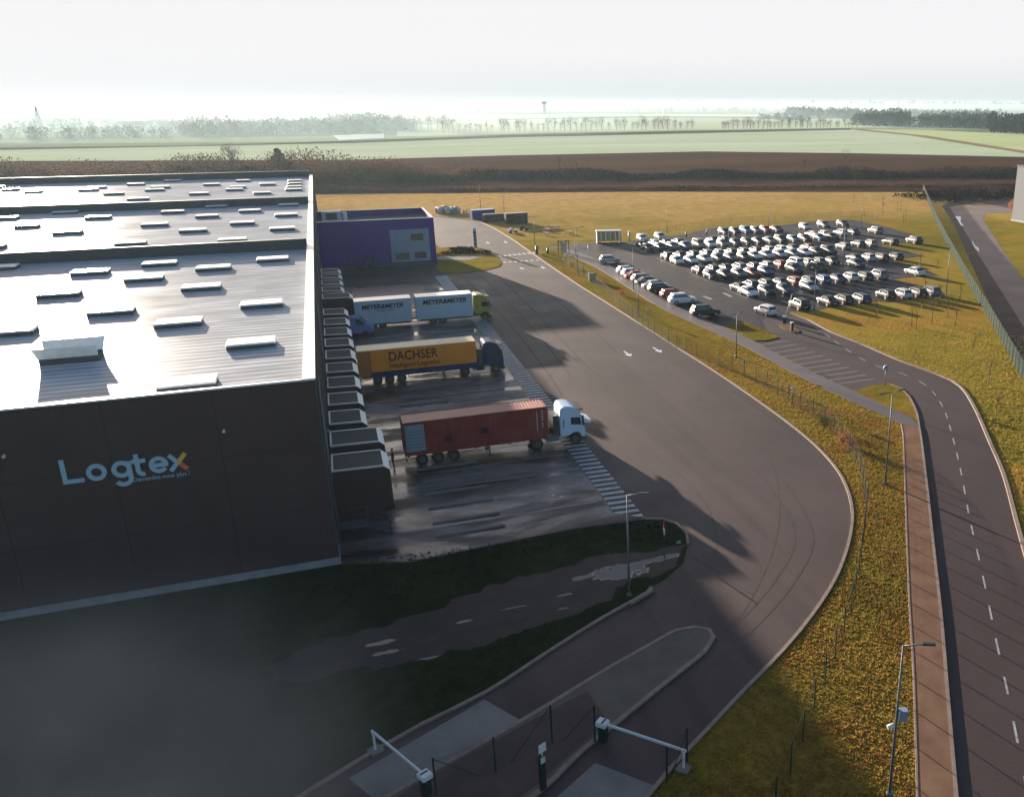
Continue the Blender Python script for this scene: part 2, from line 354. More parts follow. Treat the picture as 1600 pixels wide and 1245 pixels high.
M['mesh'] = mesh_mat('green_wire_mesh', (.012, .03, .024), .05, .004)
M['mesh_dense'] = mesh_mat('dense_green_wire_mesh', (.012, .034, .028), .05, .022)

# ------------------------------------------------------------------ terrain sheets
def sheet(name, px, z, m, world=False, kind='structure', label=None, cat=None, thick=0):
    pts = [tuple(p) if world else G(*p) for p in px]
    pts = [p for i, p in enumerate(pts) if math.dist(p, pts[i-1]) > 1e-3]
    from mathutils.geometry import tessellate_polygon
    vs = [Vector((x, y, z)) for x, y in pts]; tris = tessellate_polygon([vs])
    mb = MB(); n = len(vs); ar = sum(pts[i][0]*pts[(i+1) % n][1]-pts[(i+1) % n][0]*pts[i][1] for i in range(n))
    fs = []
    for t in tris:
        a, b, c = (vs[i] for i in t); nz = (b-a).cross(c-a).z
        fs.append(t if nz > 0 else tuple(reversed(t)))
    mb.add(vs, fs)
    if thick:
        lo = [Vector((v.x, v.y, z-thick)) for v in vs]
        mb.add(vs+lo, [(i, (i+1) % n, n+(i+1) % n, n+i) if ar < 0 else (i, n+i, n+(i+1) % n, (i+1) % n) for i in range(n)])
    o = mb.build(name, m); tag(o, label, cat, None, kind); return o
def smooth_line(px, world=False, step=1.5, closed=False):
    """Catmull-Rom through ground points"""
    p = [Vector(q if world else G(*q)) for q in px]; out = []
    n = len(p)
    for i in range(n-1 if not closed else n):
        if closed: a, b, c, d = p[i-1], p[i], p[(i+1) % n], p[(i+2) % n]
        else: a, b, c, d = p[max(0, i-1)], p[i], p[i+1], p[min(n-1, i+2)]
        k = max(1, int((c-b).length/step))
        for j in range(k):
            t = j/k; out.append(.5*((2*b)+(c-a)*t+(2*a-5*b+4*c-d)*t*t+(3*b-a-3*c+d)*t**3))
    if not closed: out.append(p[-1])
    return [(v.x, v.y) for v in out]
def ribbon(mb, pts, w0, w1, z0, z1, closed=False):
    """strip along pts between offsets w0..w1 to its left, from z0 up to z1, with side faces"""
    n = len(pts); ps = [Vector(p) for p in pts]; rings = []
    for i in range(n):
        a = ps[i-1] if (i or closed) else ps[i]; b = ps[(i+1) % n] if (i < n-1 or closed) else ps[i]
        d = (b-a).normalized(); nn = Vector((-d.y, d.x))
        A = ps[i]+nn*w0; B = ps[i]+nn*w1
        rings.append([(A.x, A.y, z0), (A.x, A.y, z1), (B.x, B.y, z1), (B.x, B.y, z0)])
    vs = [v for r in rings for v in r]; fs = []
    for i in range(n if closed else n-1):
        j = (i+1) % n
        for k in range(3): fs.append((4*i+k, 4*i+k+1, 4*j+k+1, 4*j+k))
    mb.add(vs, fs)
def kerb(name, pts, w=.22, h=.12, closed=False, m=None):
    mb = MB(); ribbon(mb, pts, -w/2, w/2, -.02, h, closed); o = mb.build(name, m or M['kerb']); return tag(o, kind='structure')

# base ground reaching the horizon: patchwork of winter fields
g = NT('countryside_ground', 1., 0.)
mp = g.n('ShaderNodeMapping'); mp.inputs['Scale'].default_value = (.0011, .0042, 1); mp.inputs['Rotation'].default_value = (0, 0, R(7)); g.l(g.tc, mp.inputs[0])
vo = g.n('ShaderNodeTexVoronoi'); vo.inputs['Scale'].default_value = 1; g.l(mp.outputs[0], vo.inputs['Vector'])
sp = g.n('ShaderNodeSeparateColor'); g.l(vo.outputs['Color'], sp.inputs[0])
base = g.ramp(sp.outputs[0], [(.0, (.20, .23, .11)), (.25, (.10, .14, .07)), (.45, (.34, .36, .22)), (.6, (.14, .10, .075)), (.75, (.44, .46, .34)), (.9, (.25, .27, .15))])
g.col(g.mix(.25, base, g.ramp(g.noise(.002, 6, stretch=(1, 3, 1)), [(.3, (.12, .16, .08)), (.7, (.4, .4, .28))])))
M['country'] = g.m
BIG = 26000
sheet('ground', [(-BIG, -400), (BIG, -400), (BIG, BIG*1.1), (-BIG, BIG*1.1)], 0, M['country'], world=True)

def field_mat(name, a, b, rows=0, sc=.01):
    g = NT(name, 1., 0.); c = g.ramp(g.noise(sc, 7, stretch=(.35, 1.8, 1), dist=.5), [(.3, a), (.7, b)])
    if rows:
        wv = g.n('ShaderNodeTexWave', wave_type='BANDS', bands_direction='Y'); wv.inputs['Scale'].default_value = rows; wv.inputs['Distortion'].default_value = 1
        g.l(g.tc, wv.inputs['Vector']); c = g.mix(g.ramp(wv.outputs['Fac'], [(.2, 0.), (.8, .3)]), c, tuple(x*.6 for x in a))
    c = g.mix(g.ramp(g.noise(.35, 4), [(.4, 0.), (.75, .35)]), c, tuple(x*.6 for x in a))
    g.col(c); return g.m
def L2(y0, y1, y2, y3): return y0, y1, y2, y3
# strips between picture lines, left (far beyond the frame) to right
sheet('field', [(-1400, 268), (0, 252), (550, 250), (800, 243), (1100, 237), (1350, 240), (1600, 246), (2300, 266), (2300, 298), (1600, 291), (1440, 295), (500, 301), (-1400, 322)], .02,
      field_mat('ploughed_field', (.055, .024, .014), (.105, .05, .028), .06))
sheet('field', [(-1400, 250), (0, 235), (550, 224), (800, 215), (1100, 208.5), (1330, 203), (1420, 212), (1600, 240), (1632, 246), (1350, 240), (1100, 237), (800, 243), (550, 250), (0, 252), (-1400, 268)], .06,
      field_mat('pale_green_field', (.40, .47, .29), (.54, .61, .45)))
sheet('field', [(1345, 202.5), (1450, 203.5), (1600, 211), (2300, 225), (2300, 266), (1660, 247.5), (1600, 236), (1450, 212.5)], .10,
      field_mat('bright_green_field', (.40, .46, .21), (.54, .60, .32)))
sheet('track', [(1330, 203), (1345, 202.3), (1450, 212.5), (1600, 236), (1662, 247), (1635, 247), (1600, 240), (1420, 212)], .13,
      field_mat('grass_track', (.22, .17, .08), (.30, .22, .11)))
sheet('field', [(-1400, 246), (0, 231), (300, 228), (550, 220), (800, 211), (1100, 204.5), (1330, 201), (1330, 203), (1100, 208.5), (800, 215), (550, 224), (0, 235), (-1400, 250)], .14,
      field_mat('dark_strip_field', (.045, .045, .03), (.08, .075, .045)))
sheet('field', [(520, 212), (600, 209), (600, 216), (530, 220)], .18, field_mat('mist_white_field', (.62, .66, .6), (.75, .78, .72)))  # white of the mist painted into the field colour
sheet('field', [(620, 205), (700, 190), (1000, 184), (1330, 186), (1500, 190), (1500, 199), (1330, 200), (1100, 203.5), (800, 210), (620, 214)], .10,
      field_mat('mist_pale_green_field', (.42, .47, .28), (.56, .60, .42)))  # paleness of the mist is put into the green
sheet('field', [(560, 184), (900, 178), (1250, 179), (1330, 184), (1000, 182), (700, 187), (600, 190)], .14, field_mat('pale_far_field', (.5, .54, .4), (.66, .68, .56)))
sheet('field', [(-900, 186), (0, 180), (560, 178), (600, 182), (560, 188), (0, 192), (-900, 200)], .14, field_mat('painted_mist_field', (.66, .68, .64), (.78, .8, .76)))  # low mist painted as white ground

# embankment beyond the site: scrub strip ground
sheet('scrubland', [(-1400, 322), (500, 301), (1440, 295), (1600, 291), (2300, 298), (2300, 312), (1600, 305), (1440, 300.5), (1000, 300), (500, 304), (-1400, 330)], .05,
      field_mat('brown_scrub_ground', (.045, .024, .018), (.08, .042, .03)))
sheet('scrubland', [(-1400, 306), (500, 288), (1050, 282), (1600, 280), (2300, 284), (2300, 298), (1600, 291), (1440, 295), (500, 301), (-1400, 322)], .08,
      field_mat('reddish_scrub_ground', (.06, .026, .02), (.10, .05, .036)))
# the site's own grass
sheet('grass', [(-60, 45), (-60, 330), G(500, 301), G(1000, 298.5), G(1442, 294.5), G(1500, 375), G(1600, 560), (95, 40), (60, -20), (-60, -20)], .012, M['grass'], world=True)
# land east of the fence: grass strip, dirt track, dark ditch, grass round the white building
sheet('grass', [(1442, 294.5), (1600, 291), (2300, 298), (2300, 900), (1760, 900), (1600, 560), (1500, 375)], .016,
      M['grass'])
sheet('ditch', [(1448, 300), (1600, 296), (2200, 300), (2200, 330), (1600, 331), (1560, 322), (1530, 318), (1500, 321), (1484, 324), (1500, 348), (1530, 400), (1600, 512), (1700, 680), (1800, 860),
                (1760, 860), (1660, 690), (1600, 585), (1530, 440), (1490, 350), (1472, 322), (1478, 318), (1500, 313), (1455, 314)], .024, M['mud'])
sheet('track', [(1484, 324), (1510, 321), (1560, 322), (1600, 331), (1700, 338), (1700, 345), (1600, 333), (1540, 334), (1536, 342), (1560, 380), (1600, 440), (1720, 600), (1850, 800), (1800, 860), (1700, 680), (1600, 512), (1530, 400), (1500, 348)], .032,
      mat('dirt_track', (.085, .055, .05), .8, scale=.1, col2=(.15, .10, .085), bump=.5, bscale=2))
for i, pp in enumerate(([(1493, 338), (1501, 339), (1501, 347), (1506, 353), (1502, 353), (1497, 345)], [(1519, 376), (1523, 383), (1529, 388), (1530, 393), (1525, 390), (1520, 382)])):
    tag(sheet('puddle', smooth_line(pp, closed=True, step=1.), .040, M['puddle'], world=True), kind='structure')

# ------------------------------------------------------------------ yards and roads
outer = smooth_line([(650, 336), (735, 344), (765, 354), (800, 374), (840, 402), (900, 443), (960, 481), (1040, 532), (1120, 583), (1200, 638), (1260, 684), (1300, 724), (1322, 760), (1332, 803), (1325, 852), (1305, 905), (1270, 960), (1225, 1015), (1160, 1082), (1100, 1146), (1045, 1205), (1000, 1260), (900, 1380)])
left_kerb = smooth_line([(1075, 851), (1068, 880), (1040, 905), (1018, 918), (1012, 926), (940, 967), (860, 1017), (760, 1082), (660, 1132), (580, 1177), (500, 1226), (380, 1300)])
yard = outer+left_kerb[::-1]+smooth_line([(1075, 851), (1072, 832), (1055, 818), (1035, 812), (1003, 811)])+[G(640, 878), G(533, 880), (-1.9, 59.4), (-1.9, 180), (10, 182)]+[G(683, 412), G(690, 390), G(640, 345)]
# keep the corner free of overlaps: simple polygon
sheet('yard', yard, .020, M['asphalt'], world=True)
o = kerb('kerb', outer)
kerb('kerb', [p for p in left_kerb if p[1] < G(1018, 918)[1]+.5])
# grass and mud south of the yard
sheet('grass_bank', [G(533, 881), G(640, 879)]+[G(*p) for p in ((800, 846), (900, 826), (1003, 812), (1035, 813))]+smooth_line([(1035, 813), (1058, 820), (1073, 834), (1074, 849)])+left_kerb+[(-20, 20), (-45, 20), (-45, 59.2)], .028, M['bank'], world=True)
M_mudtrack = M['mud']
mud_pts = smooth_line([(1072, 850), (1030, 858), (960, 865), (880, 885), (800, 905), (720, 935), (640, 965), (560, 990), (480, 1010), (420, 1050), (480, 1065), (560, 1045), (660, 1030), (740, 1008), (820, 985), (900, 958), (960, 930), (1000, 905), (1040, 892), (1062, 870)], closed=True, step=.35)
mud_pts = [(x+.75*mnoise.noise(Vector((x*.7, y*.7, 1)))+.3*mnoise.noise(Vector((x*2.5, y*2.5, 5))), y+.75*mnoise.noise(Vector((x*.7, y*.7, 7)))+.3*mnoise.noise(Vector((x*2.5, y*2.5, 9)))) for x, y in mud_pts]
g = NT('muddy_track', .9, .5)
mk = None
wob = g.n('ShaderNodeTexNoise'); wob.inputs['Scale'].default_value = 1.3; wob.inputs['Detail'].default_value = 5; g.l(g.tc, wob.inputs['Vector'])
for (px_, rx, ry) in (((968, 893), 1.9, 1.0), ((1010, 878), 2.0, .35), ((912, 902), .8, .3), ((598, 1004), 1.0, .22), ((602, 1020), 1.0, .22), ((670, 1030), 1.0, .22), ((726, 971), .6, .18), ((880, 930), .5, .15), ((880, 951), .5, .15), ((800, 950), .8, .1), ((1045, 868), .9, .25)):
    x_, y_ = G(*px_); vs_ = g.n('ShaderNodeVectorMath', operation='SUBTRACT'); g.l(g.tc, vs_.inputs[0]); vs_.inputs[1].default_value = (x_, y_, .036)
    vm_ = g.n('ShaderNodeVectorMath', operation='MULTIPLY'); g.l(vs_.outputs[0], vm_.inputs[0]); vm_.inputs[1].default_value = (1/rx, 1/ry, 0)
    ln_ = g.n('ShaderNodeVectorMath', operation='LENGTH'); g.l(vm_.outputs[0], ln_.inputs[0])
    mk = ln_.outputs['Value'] if mk is None else g.math('MINIMUM', mk, ln_.outputs['Value'])
mk = g.math('ADD', mk, g.math('MULTIPLY', g.math('SUBTRACT', wob.outputs['Fac'], .5), 1.9))
dry = g.ramp(g.noise(.35, 7, dist=.6), [(.3, (.018, .013, .011)), (.5, (.032, .020, .019)), (.7, (.048, .031, .029))])
dry = g.mix(g.ramp(g.noise(5, 4), [(.5, 0.), (.8, .4)]), dry, (.07, .05, .045))
base = g.mix(g.ramp(mk, [(.9, 1.), (1.5, 0.)]), dry, (.03, .022, .02)); g.col(base)
g.rough(g.ramp(mk, [(.86, .05), (.98, .45), (1.5, .9)])); g.bump(g.math('MULTIPLY', g.noise(3, 5), g.ramp(mk, [(.86, 0.), (1.2, 1.)])), .8, .08)
sheet('muddy_strip', mud_pts, .036, g.m, world=True)
kerb('kerb', smooth_line([(1003, 811), (1035, 812), (1057, 819), (1073, 834), (1075, 851)]), w=.18)
# wet concrete apron before the docks
YA = [(-1.88, 60.2), G(533, 878), G(640, 877), G(800, 844), G(900, 825), G(1000, 808)]
apron = [(-1.88, 59.5), (2.6, 59.2), (9, 58.2), (17.9, 57.6), (17.9, 160), (2, 166), (-1.88, 166)]
sheet('loading_apron', YA+[(17.95, 60.3), (17.95, 132), (17.3, 150.5), (16.8, 160), (-1.88, 162)], .028, M['wet'], world=True)
# red-brown stained bays, painted as worn tarmac strips
for (y0, y1, x0, x1) in ((117.6, 122.6, 1.5, 12), (148, 160, 2.5, 14), (124.5, 126.8, 2.5, 9.5)):
    sheet('stained_bay', [(x0, y0), (x1, y0+.2), (x1-.3, y1), (x0, y1)], .034, mat('red_stained_tarmac', (.075, .032, .032), .35, scale=.4, col2=(.11, .05, .048)), world=True)
# raised wheel guides and bay lines
mb = MB()
for y in np.arange(62.6, 158, 3.6):
    mb.add([(2.4, y-.05, .036), (17.4, y-.05, .036), (17.4, y+.05, .036), (2.4, y+.05, .036)], [(0, 1, 2, 3)])
tag(mb.build('bay_lines', M['faded_paint']), kind='structure')
mb = MB()
for y in (60.9, 63.2, 65.9, 68.6, 71.4, 74.2, 84, 86.7, 89.6, 92.3, 95.1, 97.8):
    mb.box((4.8, y, .03), (9.8, y+.22, .17))
for i, o_ in enumerate([0]):
    tag(mb.build('wheel_guides', M['slab']), kind='structure')
# drain channel edge and zebra strip
mb = MB()
y = 58.9
while y < 131:
    mb.add([(18.1, y, .026), (20.0, y-.1, .026), (20.0, y+.36, .026), (18.1, y+.46, .026)], [(0, 1, 2, 3)]); y += .94
tag(mb.build('hatched_marking', mat('hatching_paint', (.22, .25, .27), .6, scale=2, col2=(.42, .46, .48))), kind='structure')
mb = MB(); mb.add([(17.95, 60.2, .032), (18.06, 60.2, .032), (18.06, 150, .032), (17.95, 150, .032)], [(0, 1, 2, 3)])
tag(mb.build('drain_channel', M['dark_steel']), kind='structure')
mb = MB(); mb.box((17.2, 150.2, .0), (19.3, 166.5, .045)); tag(mb.build('concrete_edge', M['plinth']), kind='structure')
# entrance lanes: median island
isl = smooth_line([(1115, 997), (1108, 985), (1085, 981), (1055, 987), (1010, 1012), (940, 1052), (860, 1101), (760, 1160), (660, 1215), (560, 1275), (480, 1330), (700, 1340), (790, 1275), (850, 1232), (905, 1178), (960, 1133), (1010, 1092), (1060, 1052), (1102, 1018)], closed=True, step=.8)
sheet('median_island', isl, .12, M['island'], world=True, thick=.12)
kerb('kerb', isl, closed=True, w=.25, h=.135)
sheet('median_soil', [(918, 1082), (860, 1112), (760, 1168), (660, 1222), (560, 1285), (700, 1335), (780, 1272), (845, 1225), (900, 1172), (950, 1130)], .128, M['island_mud'])
sheet('concrete_slab', [(757, 1093), (820, 1129), (690, 1200), (600, 1262), (545, 1216)], .030, M['slab'])
sheet('concrete_slab', [(930, 1192), (1032, 1231), (960, 1300), (820, 1290)], .030, M['slab'])
# office corner grass island
sheet('grass_island', smooth_line([(683, 389), (740, 388), (765, 393), (784, 412), (770, 420), (735, 426), (690, 427), (683, 412)], closed=True, step=2), .10, M['grass'], world=True, thick=.1)
tag(sheet('footpath', [(683, 402), (735, 400), (760, 400), (735, 407), (683, 407)], .106, M['path_grey']), kind='structure')
# road markings in the yard
mb = MB()
def quadpx(a, b, wid, z=.026):
    A = Vector(G(*a)); B = Vector(G(*b)); d = (B-A).normalized(); n = Vector((-d.y, d.x))*wid/2
    mb.add([(*(A-n), z), (*(B-n), z), (*(B+n), z), (*(A+n), z)], [(0, 1, 2, 3)])
for k in range(9):
    a = 772+k*7.5; quadpx((a, 401.5-k*.75), (a+4, 401.1-k*.75), 1.2)
for k in range(8):
    a = 778+k*8.5; quadpx((a, 411-k*.6), (a+4, 410.7-k*.6), .8)
for a, b in (((975, 549), (986, 557)), ((1020, 543), (1034, 551)), ((812, 418), (818, 421)), ((846, 416), (850, 420)), ((788, 377), (792, 380)), ((760, 378), (764, 381))):
    A = Vector(G(*a)); B = Vector(G(*b)); d = (B-A).normalized(); n = Vector((-d.y, d.x)); L_ = (B-A).length
    mb.add([(*(A-n*.12), .026), (*(A+d*L_*.6-n*.12), .026), (*(A+d*L_*.6+n*.12), .026), (*(A+n*.12), .026)], [(0, 1, 2, 3)])
    mb.add([(*(A+d*L_*.6-n*.5), .026), (*B, .026), (*(A+d*L_*.6+n*.5), .026)], [(0, 1, 2)])
tag(mb.build('road_markings', M['white_paint']), kind='structure')
M['tyre'] = mat('tyre_marks', (.016, .012, .013), .7, spec=.1, scale=.6, col2=(.048, .038, .036))
M['seam'] = mat('worn_seam', (.10, .055, .04), .8, spec=.1, scale=.6, col2=(.07, .05, .045))
M['scuff'] = mat('tyre_scuffs', (.056, .041, .039), .68, spec=.15, scale=.5, col2=(.078, .057, .054))
zz_ = .0204
for pts_, w_, mm_ in (([(722, 432), (790, 500), (850, 575), (880, 620)], .22, 'tyre'), ([(775, 428), (838, 490), (905, 560), (940, 590)], .2, 'tyre'), ([(812, 426), (870, 470), (930, 520), (965, 552)], .18, 'tyre'), ([(748, 428), (812, 490), (870, 560), (893, 590)], .16, 'tyre'),
                      ([(940, 590), (985, 635), (1040, 690), (1095, 745)], .12, 'seam'), ([(1010, 600), (1070, 650), (1130, 700), (1170, 735)], .10, 'seam'), ([(1080, 590), (1140, 640), (1190, 690), (1213, 745), (1218, 800), (1208, 860), (1180, 925)], .10, 'seam'), ([(1180, 925), (1160, 960), (1125, 990)], .1, 'seam'),
                      ([(800, 640), (850, 600), (880, 560)], .1, 'seam'), ([(990, 560), (1090, 640), (1190, 745), (1240, 830), (1215, 900), (1140, 985), (1050, 1065), (960, 1130)], .22, 'scuff'), ([(1010, 556), (1112, 636), (1215, 740), (1268, 832), (1243, 905), (1165, 995), (1075, 1078)], .22, 'scuff'), ([(930, 640), (1010, 700), (1090, 770), (1120, 850), (1080, 930), (1000, 985), (900, 1045), (820, 1100)], .2, 'scuff')):
    mb_ = MB(); zz_ += .0005; ribbon(mb_, smooth_line(pts_), -w_/2, w_/2, zz_, zz_+.0001); tag(mb_.build('tyre_marks' if mm_ != 'seam' else 'asphalt_seam', M[mm_]), kind='structure')
# cast shadow of a pole, painted as a thin dark strip across the entrance
mb = MB(); quadpx((1084, 871), (1176, 929), .16, .029); tag(mb.build('painted_pole_shadow', M['black']), kind='structure')

# footpath and public road on the right
pl = smooth_line([(880, 396), (930, 418), (975, 446), (1030, 480), (1100, 513), (1165, 543), (1240, 584), (1330, 628), (1408, 664), (1411, 680), (1413, 730), (1417, 850), (1421, 950), (1427, 1050), (1433, 1245), (1438, 1420)])
pr = smooth_line([(880, 388), (935, 407), (985, 436), (1035, 469), (1105, 501), (1170, 530), (1245, 571), (1335, 613), (1425, 655), (1436, 668), (1447, 750), (1459, 860), (1470, 960), (1480, 1080), (1494, 1245), (1512, 1420)])
road_in = smooth_line([(1436, 668), (1432, 645), (1420, 620), (1408, 608), (1390, 601)])
isl2 = road_in+smooth_line([(1390, 601), (1365, 603), (1340, 610), (1327, 612)])+smooth_line([(1335, 613), (1425, 655), (1436, 668)])
road_out = smooth_line([(1235, 491), (1262, 500), (1300, 520), (1350, 540), (1410, 566), (1470, 588), (1500, 604), (1522, 636), (1546, 690), (1568, 742), (1588, 815), (1606, 880), (1640, 1000), (1680, 1150), (1720, 1320)])
roadpoly = road_out+[p for p in pr[::-1] if p[1] < G(1436, 668)[1]+.5]+road_in+[G(1365, 603), G(1340, 610), G(1327, 610), G(1245, 568), G(1170, 530), G(1150, 520)]+[G(1180, 500), G(1213, 480)]
sheet('road', roadpoly, .020, M['asphalt_road'], world=True)
lot = [G(*p) for p in ((825, 390), (930, 379), (985, 378), (1000, 372), (1060, 368), (1118, 356), (1215, 353), (1262, 347), (1330, 343.5), (1375, 352), (1440, 371), (1446, 375), (1425, 379), (1378, 382.5), (1376, 385),
                       (1410, 391.5), (1446, 400.5), (1405, 405), (1398, 408), (1440, 418), (1467, 431), (1420, 434), (1396, 436.5), (1430, 446), (1478, 458), (1475, 463), (1385, 473), (1372, 470.5), (1345, 476), (1300, 480), (1262, 488), (1232, 487), (1240, 494), (1213, 494), (1190, 500),
                       (1205, 528), (1165, 533), (1105, 501), (1035, 469), (985, 436), (935, 407), (880, 388.5))]
sheet('car_park', lot, .024, M['asphalt_lot'], world=True)
kerb('kerb', road_out, w=.3, h=.13)
kerb('kerb', road_in, w=.2)
YS = G(1436, 668)[1]
YL = G(1408, 664)[1]
sheet('footpath', [p for p in pl if p[1] < YL]+[p for p in pr[::-1] if p[1] < YS+.1], .13, M['path'], world=True, thick=.13)
sheet('footpath', [p for p in pl if p[1] >= YL-1.2]+[p for p in pr[::-1] if p[1] >= YS-.2], .134, M['path_grey'], world=True, thick=.13)
kerb('kerb', [p for p in pr if p[1] < G(1436, 668)[1]], w=.18, h=.145)
kerb('kerb', [p for p in pl if p[1] < G(1408, 664)[1]], w=.1, h=.15)
sheet('grass_island', isl2, .11, M['verge'], world=True, thick=.1)
sheet('grass_island', [G(*p) for p in ((1118, 511), (1140, 507), (1162, 503), (1190, 514), (1217, 528), (1196, 533), (1168, 533))], .11, M['verge'], world=True, thick=.1)
# verge between the yard and the footpath
o0 = [p for p in outer if p[1] < G(850, 408)[1]]
sheet('verge', o0+[(12, 10), (21, 10)]+pl[::-1][:-1]+[G(860, 392), G(845, 398)], .030, M['verge'], world=True)
# centre dashes
def dashes(px, on, off, wid, z, name='centre_line'):
    pts = [Vector(p) for p in smooth_line(px, step=.4)]; mb = MB(); acc = 0; on_ = True; cur = [pts[0]]
    for a, b in zip(pts, pts[1:]):
        acc += (b-a).length
        if on_: cur.append(b)
        if acc > (on if on_ else off):
            if on_ and len(cur) > 1: ribbon(mb, [tuple(p) for p in cur], -wid/2, wid/2, z, z+.001)
            on_ = not on_; acc = 0; cur = [b]
    return tag(mb.build(name, M['faded_paint']), kind='structure')
dashes([(1275, 512), (1330, 551), (1370, 572), (1412, 585), (1450, 605), (1474, 638), (1489, 685), (1502, 740), (1514, 805), (1527, 862), (1541, 925), (1557, 1003), (1575, 1085), (1592, 1170), (1612, 1270)], 1.5, 1.9, .12, .027)
mb = MB()
for k in range(11):
    t = k/10; a = (1177+t*112, 541+t*62); b = (1232+t*135, 532+t*60)
    quadpx(a, b, .12, .0285)
for yy in (133.3, 149.3, 166.3, 183.7):
    for k in range(15):
        X = 61.7+k*2.85; mb.add([(X, yy-5, .03), (X+.1, yy-5, .03), (X+.1, yy+5, .03), (X, yy+5, .03)], [(0, 1, 2, 3)])
for a, b in (((1099, 463), (1112, 468)), ((1130, 458), (1143, 464))):
    quadpx(a, b, .5, .03)
tag(mb.build('parking_markings', M['faded_paint']), kind='structure')
# ------------------------------------------------------------------ text and lettering
def text(name, s, size, m, parent, mtx, shear=0, bold=0, sx=1.0, spacing=1.0, depth=.006):
    cu = bpy.data.curves.new(name, 'FONT'); cu.body = s; cu.size = size; cu.shear = shear; cu.offset = bold
    cu.extrude = depth; cu.space_character = spacing; cu.align_x = 'LEFT'; cu.resolution_u = 4
    o = bpy.data.objects.new(name, cu); C.objects.link(o)
    me = bpy.data.meshes.new_from_object(o.evaluated_get(bpy.context.evaluated_depsgraph_get()))
    bpy.data.objects.remove(o); bpy.data.curves.remove(cu)
    me.name = name
    xs = [v.co.x for v in me.vertices]
    me.transform(mtx @ Matrix.Diagonal((sx/(max(xs)-min(xs)), 1, 1, 1)) @ Matrix.Translation((-min(xs), 0, 0)))
    me.materials.clear(); me.materials.append(m)
    return link(bpy.data.objects.new(name, me), parent)
def wallmtx(x, y, z):          # text lying on a wall that faces -Y
    return Matrix.Translation((x, y, z)) @ Matrix.Rotation(math.pi/2, 4, 'X')

# ------------------------------------------------------------------ warehouse
X0, XE, Y0, Y1, ZR, ZP = -150., -1.9, 59.4, 243., 12.7, 13.3
wh = thing('warehouse', (XE, Y0, 0), 'huge dark charcoal warehouse with flat pale roof full of skylights', 'warehouse')
wh_off = Vector((-XE, -Y0, 0))
class PB(MB):
    """builds in world coordinates, then parents without moving"""
    def build(s, name, m, parent=None, bevel=0, seg=2):
        o = MB.build(s, name, m, None, bevel, seg)
        if parent is not None:
            w = Vector((0, 0, 0)); p = parent; mt = Matrix.Identity(4)
            while p is not None: mt = Matrix.LocRotScale(p.location, p.rotation_euler, p.scale) @ mt; p = p.parent
            o.data.transform(mt.inverted()); o.parent = parent
        return o
b = PB()
b.add([(X0, Y0, .5), (XE, Y0, .5), (XE, Y0, ZP-.12), (X0, Y0, ZP-.12)], [(0, 1, 2, 3)])
b.add([(XE, Y0, .5), (XE, Y1, .5), (XE, Y1, ZP-.12), (XE, Y0, ZP-.12)], [(0, 1, 2, 3)])
b.add([(XE, Y1, 0), (X0, Y1, 0), (X0, Y1, ZP+.5), (XE, Y1, ZP+.5)], [(0, 1, 2, 3)])
b.add([(X0, Y1, 0), (X0, Y0, 0), (X0, Y0, ZP), (X0, Y1, ZP)], [(0, 1, 2, 3)])
b.build('wall', M['clad'], wh)
b = PB(); b.box((X0, Y0-.16, 0), (XE+.1, Y0+.1, .5)); b.box((XE-.1, Y0+.1, 0), (XE+.1, Y1, .5)); b.build('plinth', M['plinth'], wh)
b = PB(); b.add([(X0, Y0, ZR), (XE, Y0, ZR), (XE, Y1, ZR), (X0, Y1, ZR)], [(0, 1, 2, 3)]); roof = b.build('roof', M['roof'], wh)
b = PB()
b.box((X0, Y0-.06, ZP-.12), (XE-.72, Y0+.22, ZP)); b.box((X0, Y0+.02, ZR), (XE-.72, Y0+.2, ZP-.12))
b.box((XE-.72, Y0-.06, ZP-.12), (XE+.06, Y1, ZP+.02)); b.box((XE-.68, Y0+.05, ZR), (XE-.02, Y1, ZP-.12))
b.build('parapet', M['flash'], wh)
b = PB(); b.box((XE+.002, Y0, ZP-.5), (XE+.05, Y1, ZP-.14)); b.box((XE+.002, Y0-.03, .5), (XE+.08, Y0+.18, ZP-.14)); b.build('corner_trim', M['trim'], wh)
for yy, hh in ((120.6, 1.25), (176.5, 1.25), (Y1-.2, 1.4)):
    b = PB(); b.box((X0, yy, ZR), (XE-.7, yy+.35, ZR+hh)); b.build('fire_wall', M['skyside'], wh)
    b = PB(); b.box((X0, yy-.08, ZR+hh), (XE-.7, yy+.43, ZR+hh+.08)); b.build('fire_wall_coping', M['trim'], wh)
# gutters and pipes on the dock side
for yy in (61.5, 88, 116, 145, 174, 205, 236):
    b = PB(); b.tube((XE+.12, yy, .3), (XE+.12, yy, ZP-.5), .09, n=8); b.build('downpipe', M['steel'], wh)
for yy in (63, 92, 121, 150):
    b = PB(); b.box((XE+.06, yy, 8.4), (XE+.3, yy+.15, 8.5)); b.box((XE+.2, yy-.1, 8.28), (XE+.42, yy+.25, 8.398)); b.build('wall_lamp', M['steel'], wh)
for xx in (-7.52, -19.09, -31, -43):
    b = PB(); b.box((xx-.05, Y0-.2, 10.5), (xx+.05, Y0-.01, 10.58)); b.box((xx-.08, Y0-.28, 10.42), (xx+.08, Y0-.201, 10.56)); b.build('wall_lamp', M['flash'], wh)
